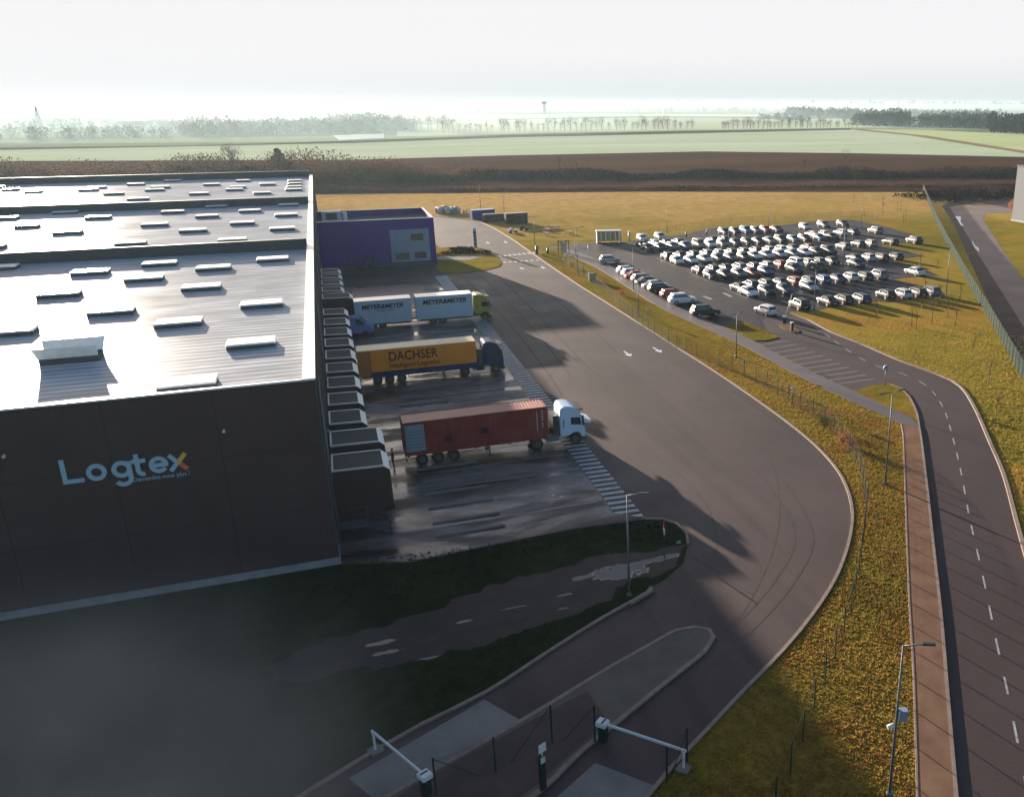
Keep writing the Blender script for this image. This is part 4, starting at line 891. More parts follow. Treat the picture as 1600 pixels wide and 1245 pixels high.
# ------------------------------------------------------------------ cars
def make_car(kind):
    """car along +X (nose at +X), about 4.3 m"""
    P = dict(hatchback=dict(L=4.05, W=1.76, H=1.46, belt=.92, hood=.92, wb=2.55, cab=(-1.88, -1.52, .42, 1.12), bon=(1.12, 2.0, .72)),
             saloon=dict(L=4.6, W=1.8, H=1.44, belt=.92, hood=.92, wb=2.7, cab=(-1.75, -1.0, .42, 1.15), bon=(1.15, 2.28, .70)),
             estate=dict(L=4.5, W=1.8, H=1.52, belt=.95, hood=.95, wb=2.68, cab=(-2.12, -1.85, .42, 1.12), bon=(1.12, 2.2, .72)),
             suv=dict(L=4.45, W=1.86, H=1.68, belt=1.06, hood=1.04, wb=2.65, cab=(-2.05, -1.75, .42, 1.08), bon=(1.08, 2.18, .84)),
             van=dict(L=4.4, W=1.84, H=1.86, belt=1.12, hood=1.08, wb=2.7, cab=(-2.15, -2.08, .72, 1.38), bon=(1.38, 2.16, .86)))[kind]
    L, Wd, H = P['L'], P['W'], P['H']; hw = Wd/2; c0, c1, c2, c3 = P['cab']; belt = P['belt']; nose = P['bon'][2]
    t = bpy.data.objects.new('parked_car', None); C.objects.link(t)
    # lower body: rings (x, zbottom, ztop, half width)
    st = [(-L/2, .42, belt*.72, hw*.80), (-L/2+.08, .30, belt*.93, hw*.93), (-L/2+.4, .24, belt*(1 if kind != 'saloon' else 1.02), hw*.985), (-wbx(P), .24, belt*1.02, hw), (0, .24, belt, hw),
          (c3, .24, P['hood'], hw), (P['wb']/2, .24, P['hood']*.96, hw*.99), (L/2-.4, .24, nose+.08, hw*.96), (L/2-.1, .26, nose, hw*.88), (L/2, .34, nose*.78, hw*.74)]
    b = MB(); rings = []
    for x, zb_, zt_, w_ in st:
        zm = (zb_+zt_)/2
        half = [(w_*.86, zb_), (w_*.98, zb_+.12), (w_, zm), (w_*.985, zt_-.10), (w_*.90, zt_), (w_*.45, zt_+.035)]
        rings.append([(x, -y, z) for y, z in half]+[(x, 0, zt_+.045)]+[(x, y, z) for y, z in reversed(half)])
    n = len(rings[0]); vs = [v for r_ in rings for v in r_]; fs = []
    for i in range(len(rings)-1):
        for k in range(n): fs.append((i*n+k, (i+1)*n+k, (i+1)*n+(k+1) % n, i*n+(k+1) % n))
    fs.append(tuple(reversed(range(n)))[::-1]); fs.append(tuple((len(rings)-1)*n+k for k in reversed(range(n))))
    b.add(vs, fs, sm=True)
    # cabin
    bw = hw*.93; rw = hw*.74; zt_ = H
    low = [(c0, bw*.95), (c0+.5, bw), (c3-.6, bw), (c3, bw*.88)]
    up = [(c1, rw*.96), (c1+.35, rw), (c2-.25, rw), (c2, rw*.92)]
    vs = []
    for (x, y), (u, w_) in zip(low, up): vs += [(x, -y, belt-.03), (u, -w_, zt_-.07), (u, -w_*.8, zt_-.0), (u, w_*.8, zt_), (u, w_, zt_-.07), (x, y, belt-.03)]
    fs = []
    for i in range(3):
        for k in range(5): fs.append((i*6+k, (i+1)*6+k, (i+1)*6+k+1, i*6+k+1))
    fs += [(0, 1, 2, 3, 4, 5), (23, 22, 21, 20, 19, 18)]
    b.add(vs, fs, sm=True)
    body = b.build('body', M['paint'], t)
    import bmesh
    bm = bmesh.new(); bm.from_mesh(body.data); bmesh.ops.recalc_face_normals(bm, faces=bm.faces); bm.to_mesh(body.data); bm.free()
    body.data.set_sharp_from_angle(angle=R(38))
    def lerp(a, b_, k): return tuple(p+(q-p)*k for p, q in zip(a, b_))
    def panel(name, q, m, k0=.12, k1=.90, s0=.06, s1=.94, off=(0, 0, 0)):
        a, b_, c, d = q     # bottom-left, bottom-right, top-right, top-left
        A = lerp(lerp(a, b_, s0), lerp(d, c, s0), k0); B = lerp(lerp(a, b_, s1), lerp(d, c, s1), k0)
        Cc = lerp(lerp(a, b_, s1), lerp(d, c, s1), k1); D = lerp(lerp(a, b_, s0), lerp(d, c, s0), k1)
        p = MB(); p.add([tuple(v+o for v, o in zip(w_, off)) for w_ in (A, B, Cc, D)], [(0, 1, 2, 3)]); return p.build(name, m, t)
    panel('windscreen', ((c3, -low[3][1], belt), (c3, low[3][1], belt), (c2, up[3][1], H-.05), (c2, -up[3][1], H-.05)), M['glass'], off=(.012, 0, .012))
    panel('rear_window', ((c0, low[0][1], belt), (c0, -low[0][1], belt), (c1, -up[0][1], H-.05), (c1, up[0][1], H-.05)), M['glass'], k0=.15, k1=.86, off=(-.012, 0, .012))
    for s in (-1, 1):
        A = (c0+.3, s*bw, belt); B = (c3-.12, s*bw*.97, belt); Cc = (c2-.1, s*rw, H-.07); D = (c1+.2, s*rw, H-.07)
        q = (A, B, Cc, D) if s < 0 else (B, A, D, Cc)
        sw = panel('side_window', q, M['glass'], k0=.16, k1=.9, s0=.03, s1=.97, off=(0, s*.014, .004))
        mid = (c0+c3)/2+.1
        p = MB(); p.box((mid-.04, s*(bw+.002)-.01, belt+.05), (mid+.04, s*(bw+.002)+.008, belt+.09)); 
        hl = MB(); hl.box((L/2-.28, s*hw*.72-.16, nose-.16), (L/2-.045, s*hw*.72+.13, nose-.02)); hl.build('headlight', M['chrome'], t, bevel=.03, seg=1)
        tl = MB(); tl.box((-L/2+.01, s*hw*.78-.12, belt-.22), (-L/2+.16, s*hw*.78+.12, belt-.04)); tl.build('tail_light', M['redlens'], t, bevel=.02, seg=1)
        mi = MB(); mi.box((c3-.42, s*(bw+.09)-.09, belt+.03), (c3-.24, s*(bw+.09)+.09, belt+.17)); mi.build('mirror', M['dark_steel'], t, bevel=.03, seg=1)
        for xw in (-P['wb']/2+.03, P['wb']/2+.05):
            rr = .33 if kind not in ('suv', 'van') else .36
            a = MB(); a.tube((xw, s*(hw+.008), rr), (xw, s*(hw-.22), rr), rr, n=18); wo = a.build('wheel', M['black'], t)
            a = MB(); a.tube((xw, s*(hw+.018), rr), (xw, s*(hw-.0), rr), rr*.64, n=12); a.build('rim', M['rim'], wo)
    pl_ = MB(); pl_.box((-L/2-.012, -.26, .55), (-L/2+.02, .26, .66)); pl_.build('number_plate', M['dirtywhite'], t)
    bu = MB(); bu.box((L/2-.12, -hw*.62, .30), (L/2+.02, hw*.62, .46)); bu.build('front_grille', M['black'], t, bevel=.03, seg=1)
    return t
def wbx(P): return P['wb']/2
PROTO = {}
COL = dict(w=((.60, .63, .66), 'white'), s=((.42, .44, .46), 'silver'), g=((.16, .17, .18), 'grey'), k=((.012, .012, .014), 'black'), b=((.04, .10, .24), 'blue'), n=((.015, .025, .07), 'dark blue'),
           r=((.28, .015, .015), 'red'), o=((.33, .10, .05), 'copper'), e=((.30, .27, .2), 'beige'), d=((.03, .05, .035), 'dark green'))
def put_car(x, y, rz, col, kind, label, group):
    if kind not in PROTO: PROTO[kind] = make_car(kind); c = PROTO[kind]
    else: c = copy_tree(PROTO[kind])
    c.location = (x, y, .026); c.rotation_euler = (0, 0, rz); rgb, nm = COL[col]
    j = random.uniform(.9, 1.1)
    for ch in c.children:
        if ch.name.split('.')[0] == 'body': ch.color = (*[min(1, v*j) for v in rgb], 1)
    tag(c, label, 'van' if kind == 'van' else 'car', group); return c
KN = dict(h='hatchback', s='saloon', e='estate', u='suv', v='van')
KL = dict(h='hatchback', s='saloon', e='estate car', u='off-road car', v='small van')
# each row: Y of the line, and X positions with colour+kind
ROWS = [
 ('line at the back edge', 197.6, 'n', [(66.8, 'wh', 194.8), (71.5, 'sh', 195.8), (88.6, 'ke'), (91.5, 'kh'), (94.4, 'bu'), (97., 'gh'), (99.7, 'rh'), (102.5, 'ns'), (111.2, 'wh', 199.), (117.6, 'ge', 200.5), (123.1, 'nh', 200.5)]),
 ('far half of second block from back', 186., 'f', [(63.6, 'kh'), (66.5, 'se'), (69.3, 'ks'), (72.2, 'dh'), (80.6, 'ks'), (83.4, 'kh'), (105.8, 'ee'), (108.8, 'wh'), (113.8, 'se'), (117.2, 'ns'), (123.4, 'gu')]),
 ('near half of second block from back', 181., 'n', [(63.4, 'ns'), (66.2, 'dh'), (69.1, 'gh'), (72., 'bs'), (75.1, 'ev'), (77.8, 'wh'), (80.8, 'gh'), (84., 'ns'), (86.9, 'kh'), (89.6, 'ks'), (92.4, 'gs'), (95.2, 'ku'), (98.4, 'gh'), (101.3, 'ke'), (105.1, 'bh'), (108.4, 'ks')]),
 ('far half of the middle block', 169., 'f', [(63.3, 'kh'), (66.1, 'ks'), (68.9, 'kh'), (71.9, 'ge'), (74.4, 'sh'), (77.2, 'ke'), (80., 'gh'), (83.1, 'kh'), (85.9, 'sh'), (88.7, 'wh'), (91.6, 'gs'), (95.2, 'rh'), (103.2, 'ge', 167.2), (108.1, 'dh'), (111., 'eh'), (116.4, 'ke'), (122.4, 'ku')]),
 ('near half of the middle block', 163.2, 'n', [(63.2, 'wh'), (66.1, 'ws'), (69.2, 'ss'), (72.1, 'nh'), (74.7, 'gh'), (77.5, 'kh'), (80., 'ws'), (82.8, 'ss'), (85.7, 'sh'), (88.7, 'gs'), (91.5, 'ws'), (94.3, 'kh'), (97.2, 'nu')]),
 ('far half of fourth block from back', 152., 'f', [(63.2, 'kh'), (66., 'kh'), (68.7, 'ks'), (71.4, 'ge'), (74.2, 'kh'), (77.2, 'eh'), (80., 'rh'), (83.2, 'wv'), (85.9, 'sh'), (88.4, 'gh'), (91.2, 'ds'), (97.4, 'ks', 153.5), (100.1, 'sh', 153), (102.6, 'ke'), (105.9, 'dh')]),
 ('near half of fourth block from back', 146.7, 'n', [(63.4, 'nh'), (66.1, 'ks'), (68.8, 'gh'), (71.4, 'rs'), (74.3, 'bh'), (80.2, 'nu'), (85.4, 'ke'), (94.3, 'ns', 147.8)]),
 ('far half of the nearest double block', 136., 'f', [(63.2, 'ks', 134.3), (66.2, 'kh'), (68.9, 'dh'), (71.7, 'ks'), (74.4, 'oh'), (77.2, 'kh'), (79.9, 'bh'), (82.7, 'ns'), (85.6, 'sh'), (88.4, 'dh'), (91.3, 'gu'), (99.6, 'ws', 136.5)]),
 ('near half of the nearest double block', 130.7, 'n', [(63.2, 'ws'), (66.4, 'kh'), (69.7, 'ns'), (74.5, 'se')]),
 ('front line beside the orange grass', 119.7, 'f', [(66.1, 'ku', 118.8), (71.6, 'ks'), (74.5, 'kh'), (77.3, 'ne'), (82.9, 'kh', 120.6), (85.7, 'sh', 120.4), (88.4, 'ke', 120.4), (91.3, 'gh', 120.4)]),
]
for rn, y, face, cars in ROWS:
    for i, c in enumerate(cars):
        code = c[1]; yy = c[2] if len(c) > 2 else y
        # 'n': nose towards the viewer (-Y); 'f': tail towards the viewer
        put_car(c[0], yy+random.uniform(-.25, .25), (-math.pi/2 if face == 'n' else math.pi/2)+R(random.uniform(-2, 2)), code[0], KN[code[1]],
                f"{COL[code[0]][1]} {KL[code[1]]}, {ords[i]} from left, {rn}", 'cars in the car park')
for i, (y, code) in enumerate([(156.4, 'sh'), (153.6, 'wh'), (150.9, 'rs'), (147.9, 'eh'), (144.9, 'ns'), (141.3, 'ss'), (138.5, 'ke'), (133.3, 'rh'), (128.7, 'wu'), (119.5, 'ku')]):
    put_car(50.7, y, R(random.uniform(-2, 2)), code[0], KN[code[1]], f"{COL[code[0]][1]} {KL[code[1]]}, {ords[i]} from far end of the line along the footpath", 'cars parked along the footpath')
put_car(51.2, 169.2, R(-8), 's', 'hatchback', 'silver hatchback driving alone on open wet tarmac before the shelter', None)
put_car(59.6, 117.3, R(100), 'w', 'hatchback', 'white hatchback driving out towards the raised car park barrier', None)
# pale blue van backed against the docks
COL['p'] = ((.13, .18, .42), 'pale blue')
def big_van(x, y):
    t = thing('delivery_van', (x, y, 0), 'pale blue long delivery van parked nose out between the docks', 'van')
    prof = [(0, .45), (0, 2.35), (.25, 2.55), (3.6, 2.6), (4.2, 2.42), (4.95, 1.6), (5.75, 1.28), (5.95, 1.0), (5.95, .42), (5.4, .36), (.3, .36)]
    b = MB(); b.extrude(prof, -1.0, 1.0); b.build('body', mat('pale_blue_van_paint', (.15, .21, .46), .35, coat=.4), t, bevel=.1)
    b = MB(); b.add([(4.98, -.86, 1.66), (4.98, .86, 1.66), (4.30, .8, 2.40), (4.30, -.8, 2.40)], [(0, 1, 2, 3)]); b.build('windscreen', M['glass'], t).location = (.06, 0, .05)
    for s in (-1, 1):
        b = MB(); b.add([(3.7, s*1.006, 1.6), (4.8, s*1.006, 1.6), (4.2, s*1.006, 2.25), (3.7, s*1.006, 2.3)], [(0, 1, 2, 3)]); b.build('side_window', M['glass'], t)
        b = MB(); b.box((5.88, s*.72-.18, .85), (5.965, s*.72+.18, 1.08)); b.build('headlight', M['chrome'], t)
    for xx in (1.1, 4.75): axle(t, xx, 1.0, r=.36, w=.24)
    b = MB(); b.box((5.7, -.95, .3), (6.02, .95, .55)); b.build('bumper', M['dark_steel'], t, bevel=.04)
big_van(-1.6, 126.2)
# ------------------------------------------------------------------ street furniture
def local_thing(name, px, label, cat, group=None, rz=0, z=0): 
    x, y = G(*px); return thing(name, (x, y, z), label, cat, group, rz)
def lamp(px, h, heads, rz, label, extra=False):
    t = local_thing('street_lamp', px, label, 'street lamp', 'street lamps around the site', rz)
    b = MB(); b.tube((0, 0, 0), (0, 0, h), .08, .04, 10); b.tube((0, 0, 0), (0, 0, .25), .16, .14, 10); b.build('pole', M['steel'], t)
    for s in heads:
        b = MB(); b.tube((0, 0, h-.05), (s*1.05, 0, h+.12), .035, n=6); b.build('arm', M['steel'], t)
        b = MB(); b.box((min(s*.75, s*1.35), -.11, h+.06), (max(s*.75, s*1.35), .11, h+.15)); hd = b.build('lamp_head', M['dark_steel'], t, bevel=.03)
        b = MB(); b.box((min(s*.82, s*1.28), -.09, h+.045), (max(s*.82, s*1.28), .09, h+.06)); b.build('lens', M['chrome'], hd)
    return t
lamp((983, 931), 7.1, (1,), R(-20), 'tall single lamp post standing in the shaded grass below the zebra hatching')
lamp((1383, 757), 8, (-1, 1), R(10), 'double headed lamp post between the fence and the footpath at the road bend')
t = lamp((1389.5, 1243), 8, (1,), R(-25), 'single lamp post with two cameras on its pole, lowest at the right')
b = MB(); b.box((.06, -.2, 4.2), (.45, .15, 4.75)); b.tube((0, 0, 4.5), (.1, 0, 4.5), .04); b.build('control_box', M['bluegrey'], t, bevel=.04)
b = MB(); b.tube((-.08, 0, 3.9), (-.38, -.1, 3.82), .1, .1, 10); b.build('camera', M['flash'], t)
lamp((1150, 558), 5.5, (-1, 1), R(25), 'double headed lamp post at the near tip of the car park footpath')
lamp((998, 494), 5.2, (1,), R(0), 'lamp post in the verge behind the row of cars on the footpath, nearer one')
lamp((990, 454), 6.9, (1,), R(0), 'dark lamp post rising among the cars parked along the footpath')
lamp((903, 430), 8.6, (1,), R(0), 'lamp post in the verge left of the shelter')
lamp((836, 386), 6.5, (-1, 1), R(0), 'lamp post by the start of the pale footpath near the crossing')
lamp((1272, 484), 6.2, (1,), R(90), 'lamp post beside the black off-road car near the barrier')
lamp((1317, 417), 7.6, (-1, 1), R(60), 'lamp post in the middle of the right hand car blocks')
lamp((1138, 404), 7, (-1, 1), R(60), 'lamp post in the middle of the left hand car blocks')
lamp((1478, 460), 8.2, (1,), R(180), 'lamp post on the grass right of the last four cars')
lamp((1042, 366), 6, (1,), R(0), 'lamp post behind the two lone cars at the far edge of the car park')
lamp((1201, 358), 6, (1,), R(0), 'lamp post at the back of the far car row')
lamp((1345, 356), 7, (1,), R(0), 'lamp post at the far right corner of the car park')
lamp((751, 326), 7, (1,), R(0), 'lamp post behind the blue container')
lamp((788, 334), 6, (1,), R(0), 'lamp post behind the brown containers')
# camera mast with a round mirror
t = local_thing('mirror_post', (1382, 604), 'thin post with a round white traffic mirror on the small grass island', 'traffic mirror')
b = MB(); b.tube((0, 0, 0), (0, 0, 2.1), .05, .04, 8); b.build('pole', M['steel'], t)
b = MB(); b.tube((-.03, -.12, 2.2), (0, .02, 2.2), .27, .3, 20); b.build('mirror', M['bluegrey'], t)
# entrance barriers
def barrier(base, tip, label, up=0):
    A = Vector(G(*base)); B = Vector(G(*tip)); d = B-A; t = thing('lift_barrier', (A.x, A.y, .12 if up == 0 else .02), label, 'barrier', None, math.atan2(d.y, d.x)); L_ = d.length
    b = MB(); b.box((-.2, -.2, 0), (.2, .2, .92)); b.build('cabinet', M['green_steel'], t, bevel=.03)
    b = MB(); b.box((-.32, -.27, .92), (.26, .27, 1.17)); hd = b.build('hood', M['flash'], t, bevel=.04)
    b = MB(); b.box((-.02, -.2, 1.171), (.1, .2, 1.18)); b.build('vent_slot', M['dark_steel'], hd)
    if not up:
        b = MB(); b.box((.2, -.05, .97), (L_+.15, .05, 1.11)); b.build('boom', M['flash'], t, bevel=.02)
        b = MB(); b.box((L_-.04, -.045, .0), (L_+.05, .045, .97)); b.box((L_-.07, -.07, .93), (L_+.08, .07, .968)); b.build('boom_rest', M['flash'], t)
        b = MB(); b.box((L_-.3, -.3, -.12), (L_+.3, .3, .03)); b.build('rest_footing', M['slab'], t)
    else:
        b = MB(); e = R(up); b.tube((.1, 0, 1.05), (.1+3.4*math.cos(e), 0, 1.05+3.4*math.sin(e)), .05, .04, 8); b.build('boom', M['flash'], t)
    return t
barrier((667, 1243), (587, 1174), 'pale lift barrier with its boom down across the left entrance lane')
barrier((943, 1160), (1068, 1203), 'pale lift barrier with its boom down across the right entrance lane')
t = barrier((1226, 506), (1300, 490), 'lift barrier at the car park exit with its boom raised', up=68)
t = local_thing('ticket_post', (1237, 518), 'short dark access post with pale cap on the little car park island', 'access post')
b = MB(); b.box((-.18, -.18, 0), (.18, .18, 1.2)); b.build('body', M['dark_steel'], t, bevel=.03)
b = MB(); b.box((-.22, -.22, 1.2), (.22, .22, 1.35)); b.build('cap', M['flash'], t, bevel=.03)
tag(sheet('small_island', smooth_line([(1217, 508), (1232, 508), (1249, 518), (1240, 521), (1225, 515)], closed=True, step=.5), .12, M['path'], world=True, thick=.12), kind='structure')
t = local_thing('intercom_post', (849, 1236), 'tall dark intercom post with white sign on top between the two entrance lanes', 'intercom', rz=R(25)); t.location.z = .12
b = MB(); b.box((-.15, -.1, 0), (.15, .1, 1.9)); b.build('post', M['green_steel'], t, bevel=.02)
b = MB(); b.box((-.2, -.13, 2.15), (.2, -.10, 2.6)); b.tube((0, -.08, 1.9), (0, -.08, 2.3), .03); b.build('sign', M['flash'], t)
b = MB(); b.box((-.12, -.125, 1.55), (.12, -.101, 1.85)); b.build('panel', M['chrome'], t)

# ------------------------------------------------------------------ fences
def fence(name, pts, h, label, posts_every=2.5, m=None, post_r=.03, group=None, z0=0, mesh=True, every_world=True):
    P0 = Vector(pts[0]); t = thing(name, (P0.x, P0.y, z0), label, 'fence', group)
    pts = [Vector(p)-P0 for p in pts]
    # resample by spacing
    out = [pts[0]]; acc = 0
    for a, b_ in zip(pts, pts[1:]):
        L_ = (b_-a).length; d = posts_every-acc
        while d <= L_: out.append(a+(b_-a)*d/L_); d += posts_every
        acc = L_-(d-posts_every)
    for p in out[:100]:
        b = MB(); b.box((p.x-post_r, p.y-post_r, 0), (p.x+post_r, p.y+post_r, h+.06)); b.build('post', M['green_steel'], t)
    if mesh:
        vs = []; fs = []; uv = []; s = 0
        for i, p in enumerate(out):
            if i: s += (out[i]-out[i-1]).length
            vs += [(p.x, p.y, .04), (p.x, p.y, h)]; uv += [(s, 0), (s, h)]
        for i in range(len(out)-1): fs.append((2*i, 2*i+2, 2*i+3, 2*i+1))
        b = MB(); b.add(vs, fs); o = b.build('mesh_panel', m or M['mesh'], t)
        ul = o.data.uv_layers.new(name='UVMap')
        for lp in o.data.loops: ul.data[lp.index].uv = uv[lp.vertex_index]
    b = MB()
    for z in (h,): 
        for a, b_ in zip(out, out[1:]): b.tube((a.x, a.y, z), (b_.x, b_.y, z), .010, n=4, cap=False)
    b.build('top_rail', M['green_steel'], t); return t
fence('mesh_fence', smooth_line([(880, 412), (905, 427), (935, 452), (990, 500), (1050, 540), (1110, 567), (1161, 588), (1201, 609), (1241, 634), (1285, 661), (1313, 690), (1340, 730), (1352, 790), (1350, 830), (1341, 900), (1329, 960), (1311, 1012), (1290, 1065), (1266, 1125), (1245, 1185), (1215, 1260), (1180, 1340)]),
      1.9, 'green wire fence running down the verge between the lorry yard and the footpath')
fence('mesh_fence', smooth_line([(1442, 297), (1465, 352), (1500, 420), (1550, 508), (1600, 597), (1680, 740), (1760, 890)]), 2.0, 'green boundary fence between the mown grass and the dirt track', m=M['mesh_dense'], post_r=.05)
fence('wire_fence', smooth_line([(905, 388), (975, 376), (1020, 368), (1120, 352), (1230, 344), (1345, 339), (1372, 345)]), 1.5, 'thin wire fence along the far edge of the car park', posts_every=3.4)
# gates of the entrance: posts with braces on the soil island
def gate_posts(px, hs, braces, label):
    A = Vector(G(*px[0])); t = thing('gate_fence', (A.x, A.y, .1), label, 'fence')
    ps = [Vector(G(*p))-A for p in px]
    for p, h in zip(ps, hs):
        b = MB(); b.box((p.x-.04, p.y-.04, 0), (p.x+.04, p.y+.04, h)); b.build('post', M['green_steel'], t)
    for i, j in braces:
        p, q = ps[i], ps[j]; b = MB(); b.tube((p.x, p.y, hs[i]-.05), (p.x+(q.x-p.x)*.75, p.y+(q.y-p.y)*.75, .1), .02, n=5); b.build('brace', M['green_steel'], t)
    vs = []; uv = []; fs = []; s = 0
    for i, p in enumerate(ps):
        if i: s += (ps[i]-ps[i-1]).length
        vs += [(p.x, p.y, .05), (p.x, p.y, min(hs)-.05)]; uv += [(s, 0), (s, 1.8)]
    for i in range(len(ps)-1): fs.append((2*i, 2*i+2, 2*i+3, 2*i+1))
    b = MB(); b.add(vs, fs); o = b.build('mesh_panel', M['mesh'], t); ul = o.data.uv_layers.new(name='UVMap')
    for lp in o.data.loops: ul.data[lp.index].uv = uv[lp.vertex_index]
    return t
gate_posts([(682, 1243), (775, 1209), (863, 1163), (930, 1161)], [2., 2., 2.2, 2.1], [(0, 1), (2, 1), (3, 2)], 'dark braced mesh fence across the soil of the median between the entrance barriers')
gate_posts([(1042, 1222), (1073, 1192)], [1.9, 1.9], [(1, 0)], 'short dark braced mesh fence at the kerb by the right barrier tip')

# ------------------------------------------------------------------ small things
def bollard(px, label, h=1.1, r=.18, cap='flash', body='dark_steel', name='bollard', cat='bollard'):
    t = local_thing(name, px, label, cat); b = MB(); b.tube((0, 0, 0), (0, 0, h), r, r*.9, 12); b.build('body', M[body], t)
    b = MB(); b.tube((0, 0, h), (0, 0, h+.22), r*.95, r*.7, 12); b.build('cap', M[cap], t); return t
bollard((1072, 370), 'dark service post at the far edge of the car park, left one'); bollard((1104, 367), 'dark service post at the far edge of the car park, right one')
bollard((839, 397), 'dark litter bin under the lamp post at the crossing', 1.5, .3, 'dark_steel', name='litter_bin', cat='bin'); bollard((856, 396), 'short dark bollard between the crossing and the footpath', 1.0, .25, 'dark_steel')
bollard((983, 377), 'white pillar beside the glazed shelter', 2.0, .22, 'flash', 'dirtywhite', name='service_pillar', cat='pillar')
bollard((919, 398), 'slim white post in front of the shelter', 1.9, .07, 'flash', 'flash', name='marker_post', cat='post')
bollard((899, 398), 'slim white topped post at the footpath fork', 2.6, .07, 'flash', 'steel', name='marker_post', cat='post')
t = bollard((1038, 845), 'red and white marker post on the corner of the shaded grass bank', 1.3, .06, 'redlens', 'red', name='marker_post', cat='post')
b = MB(); b.tube((0, 0, .5), (0, 0, 1.0), .066, n=10); b.build('white_band', M['flash'], t)
b = MB(); b.tube((.5, -.3, .0), (.8, -.3, .06), .12, n=8); tag(b.build('loose_stone', M['plinth']), 'small pale stone lying beside the red and white marker post', 'stone').location = (*G(1045, 848), .03)
t = thing('kerb_block', (*G(1003, 935), .03), 'long pale loose kerb stone lying by the lamp post in the shaded grass', 'kerb stone', None, R(30))
b = MB(); b.box((-1.1, -.1, 0), (1.1, .1, .18)); b.build('stone', M['kerb'], t, bevel=.03)
# signs in the verge
for i, (px, h, col, lab) in enumerate((((881, 424), 2.4, 'flash', 'small round sign on a thin post in the verge before the shelter'), ((1011, 500), 1.7, 'redlens', 'tiny red and white sign at the fence near the parked row'),
                                       ((1162, 588), 1.9, 'flash', 'small white plate on the fence near the double lamp post'), ((1238, 632), 1.9, 'flash', 'small white plate on the fence above the big kerb bend'))):
    t = local_thing('small_sign', px, lab, 'sign'); b = MB(); b.tube((0, 0, 0), (0, 0, h), .03, n=6); b.build('post', M['green_steel'], t)
    b = MB(); b.tube((0, -.03, h-.1), (0, -.045, h-.1), .26, n=14) if i == 0 else b.box((-.2, -.06, h-.25), (.2, -.045, h+.12)); b.build('plate', M[col] if i != 1 else M['flash'], t)
# totem sign on the office island
t = local_thing('totem_sign', (743, 387), 'grey striped totem sign on the grass point beside the office', 'sign'); b = MB(); b.box((-.35, -.12, .0), (.35, .12, 4.2)); b.build('body', M['bluegrey'], t, bevel=.04)
b = MB()
for k in range(4): b.box((-.36, -.135, .7+k*.8), (.36, -.121, 1.05+k*.8))
b.build('text_band', M['dark_steel'], t); b = MB(); b.tube((0, -.13, 3.9), (0, -.12, 3.9), .28, n=14); b.build('emblem', M['flash'], t)
# waste compound: white bales, containers
A = G(676, 336); rr = random.Random(3)
for i in range(9):
    px = (684+i*4.1, 334+rr.uniform(-1.2, 1.))
    x, y = G(*px); s = rr.uniform(.7, 1.0); 
    t = thing('wrapped_bale', (x, y, 0), f"{'bulging white' if i % 2 else 'grey white'} wrapped bale, {ords[i]} from the left behind the purple office", 'bale', 'wrapped bales behind the office', rr.uniform(0, 3))
    b = MB(); pts = []
    import bmesh
    bm = bmesh.new(); bmesh.ops.create_icosphere(bm, subdivisions=3, radius=1)
    for v in bm.verts:
        c = v.co; k = .25*mnoise.noise(c*2.1+Vector((i*7, 0, 0)))+.08*mnoise.noise(c*6)
        q = Vector([math.copysign(abs(a)**.55, a) for a in c]); v.co = Vector((q.x*.72*s, q.y*.72*s, max(0, (q.z+1)*1.0*s)))*(1+k)
    me = bpy.data.meshes.new('wrap'); bm.to_mesh(me); bm.free()
    for p in me.polygons: p.use_smooth = True
    me.materials.append(M['dirtywhite'] if i % 3 else M['greypatch']); link(bpy.data.objects.new('wrap', me), t)
    b = MB(); b.box((-.75*s, -.75*s, .9*s), (.75*s, .75*s, .95*s)); b.build('strap', M['dark_steel'], t)
def box_container(px, L_, Wd, h, rz, m, label, ribs=True, topm=None, lid=False):
    t = local_thing('skip_container', px, label, 'container', None, rz)
    b = MB(); n = int(L_/.4)
    b.box((0, 0, .15), (L_, Wd, h))
    for k in range(n): b.box((k*L_/n+.1, -.06, .3), (k*L_/n+.2, -.001, h-.1)); b.box((k*L_/n+.1, Wd+.001, .3), (k*L_/n+.2, Wd+.06, h-.1))
    b.box((-.05, -.08, h-.12), (L_+.05, -.0, h+.03)); b.box((-.05, Wd, h-.12), (L_+.05, Wd+.08, h+.03))
    b.build('body', m, t)
    b = MB()
    for x in (.3, L_-.5): b.box((x, .1, 0), (x+.2, Wd-.1, .15))
    b.build('skid', M['dark_steel'], t)
    b = MB(); b.box((.06, .06, h+.001), (L_-.06, Wd-.06, h+.05)); b.build('cover', topm or M['skyside'], t)
    b = MB(); b.box((-.06, .15, .3), (-.001, Wd/2-.04, h-.2)); b.box((-.06, Wd/2+.04, .3), (-.001, Wd-.15, h-.2)); b.build('end_door', m, t)
    return t
box_container((739, 344), 6.2, 2.5, 2.5, R(8), M['bluebox'], 'blue steel container with teal top, left one of the three containers', topm=M['dockframe'])
box_container((758, 348), 6.6, 2.5, 2.0, R(6), M['brown'], 'open dark brown container in the middle of the three containers')
box_container((792, 351), 5.6, 2.6, 2.7, R(3), M['brown'], 'tall dark brown container, right one of the three containers', topm=mat('rusty_top', (.2, .13, .1), .7))
t = local_thing('pallet_stack', (727, 334), 'small brown pallet stack between the white bales and the blue container', 'pallets')
b = MB()
for k in range(7): b.box((-.6, -.5, .15*k), (.6, .5, .15*k+.03)); b.box((-.6, -.5, .15*k+.03), (-.45, .5, .15*k+.14)); b.box((.45, -.5, .15*k+.03), (.6, .5, .15*k+.14))
b.build('pallet', M['brown'], t)
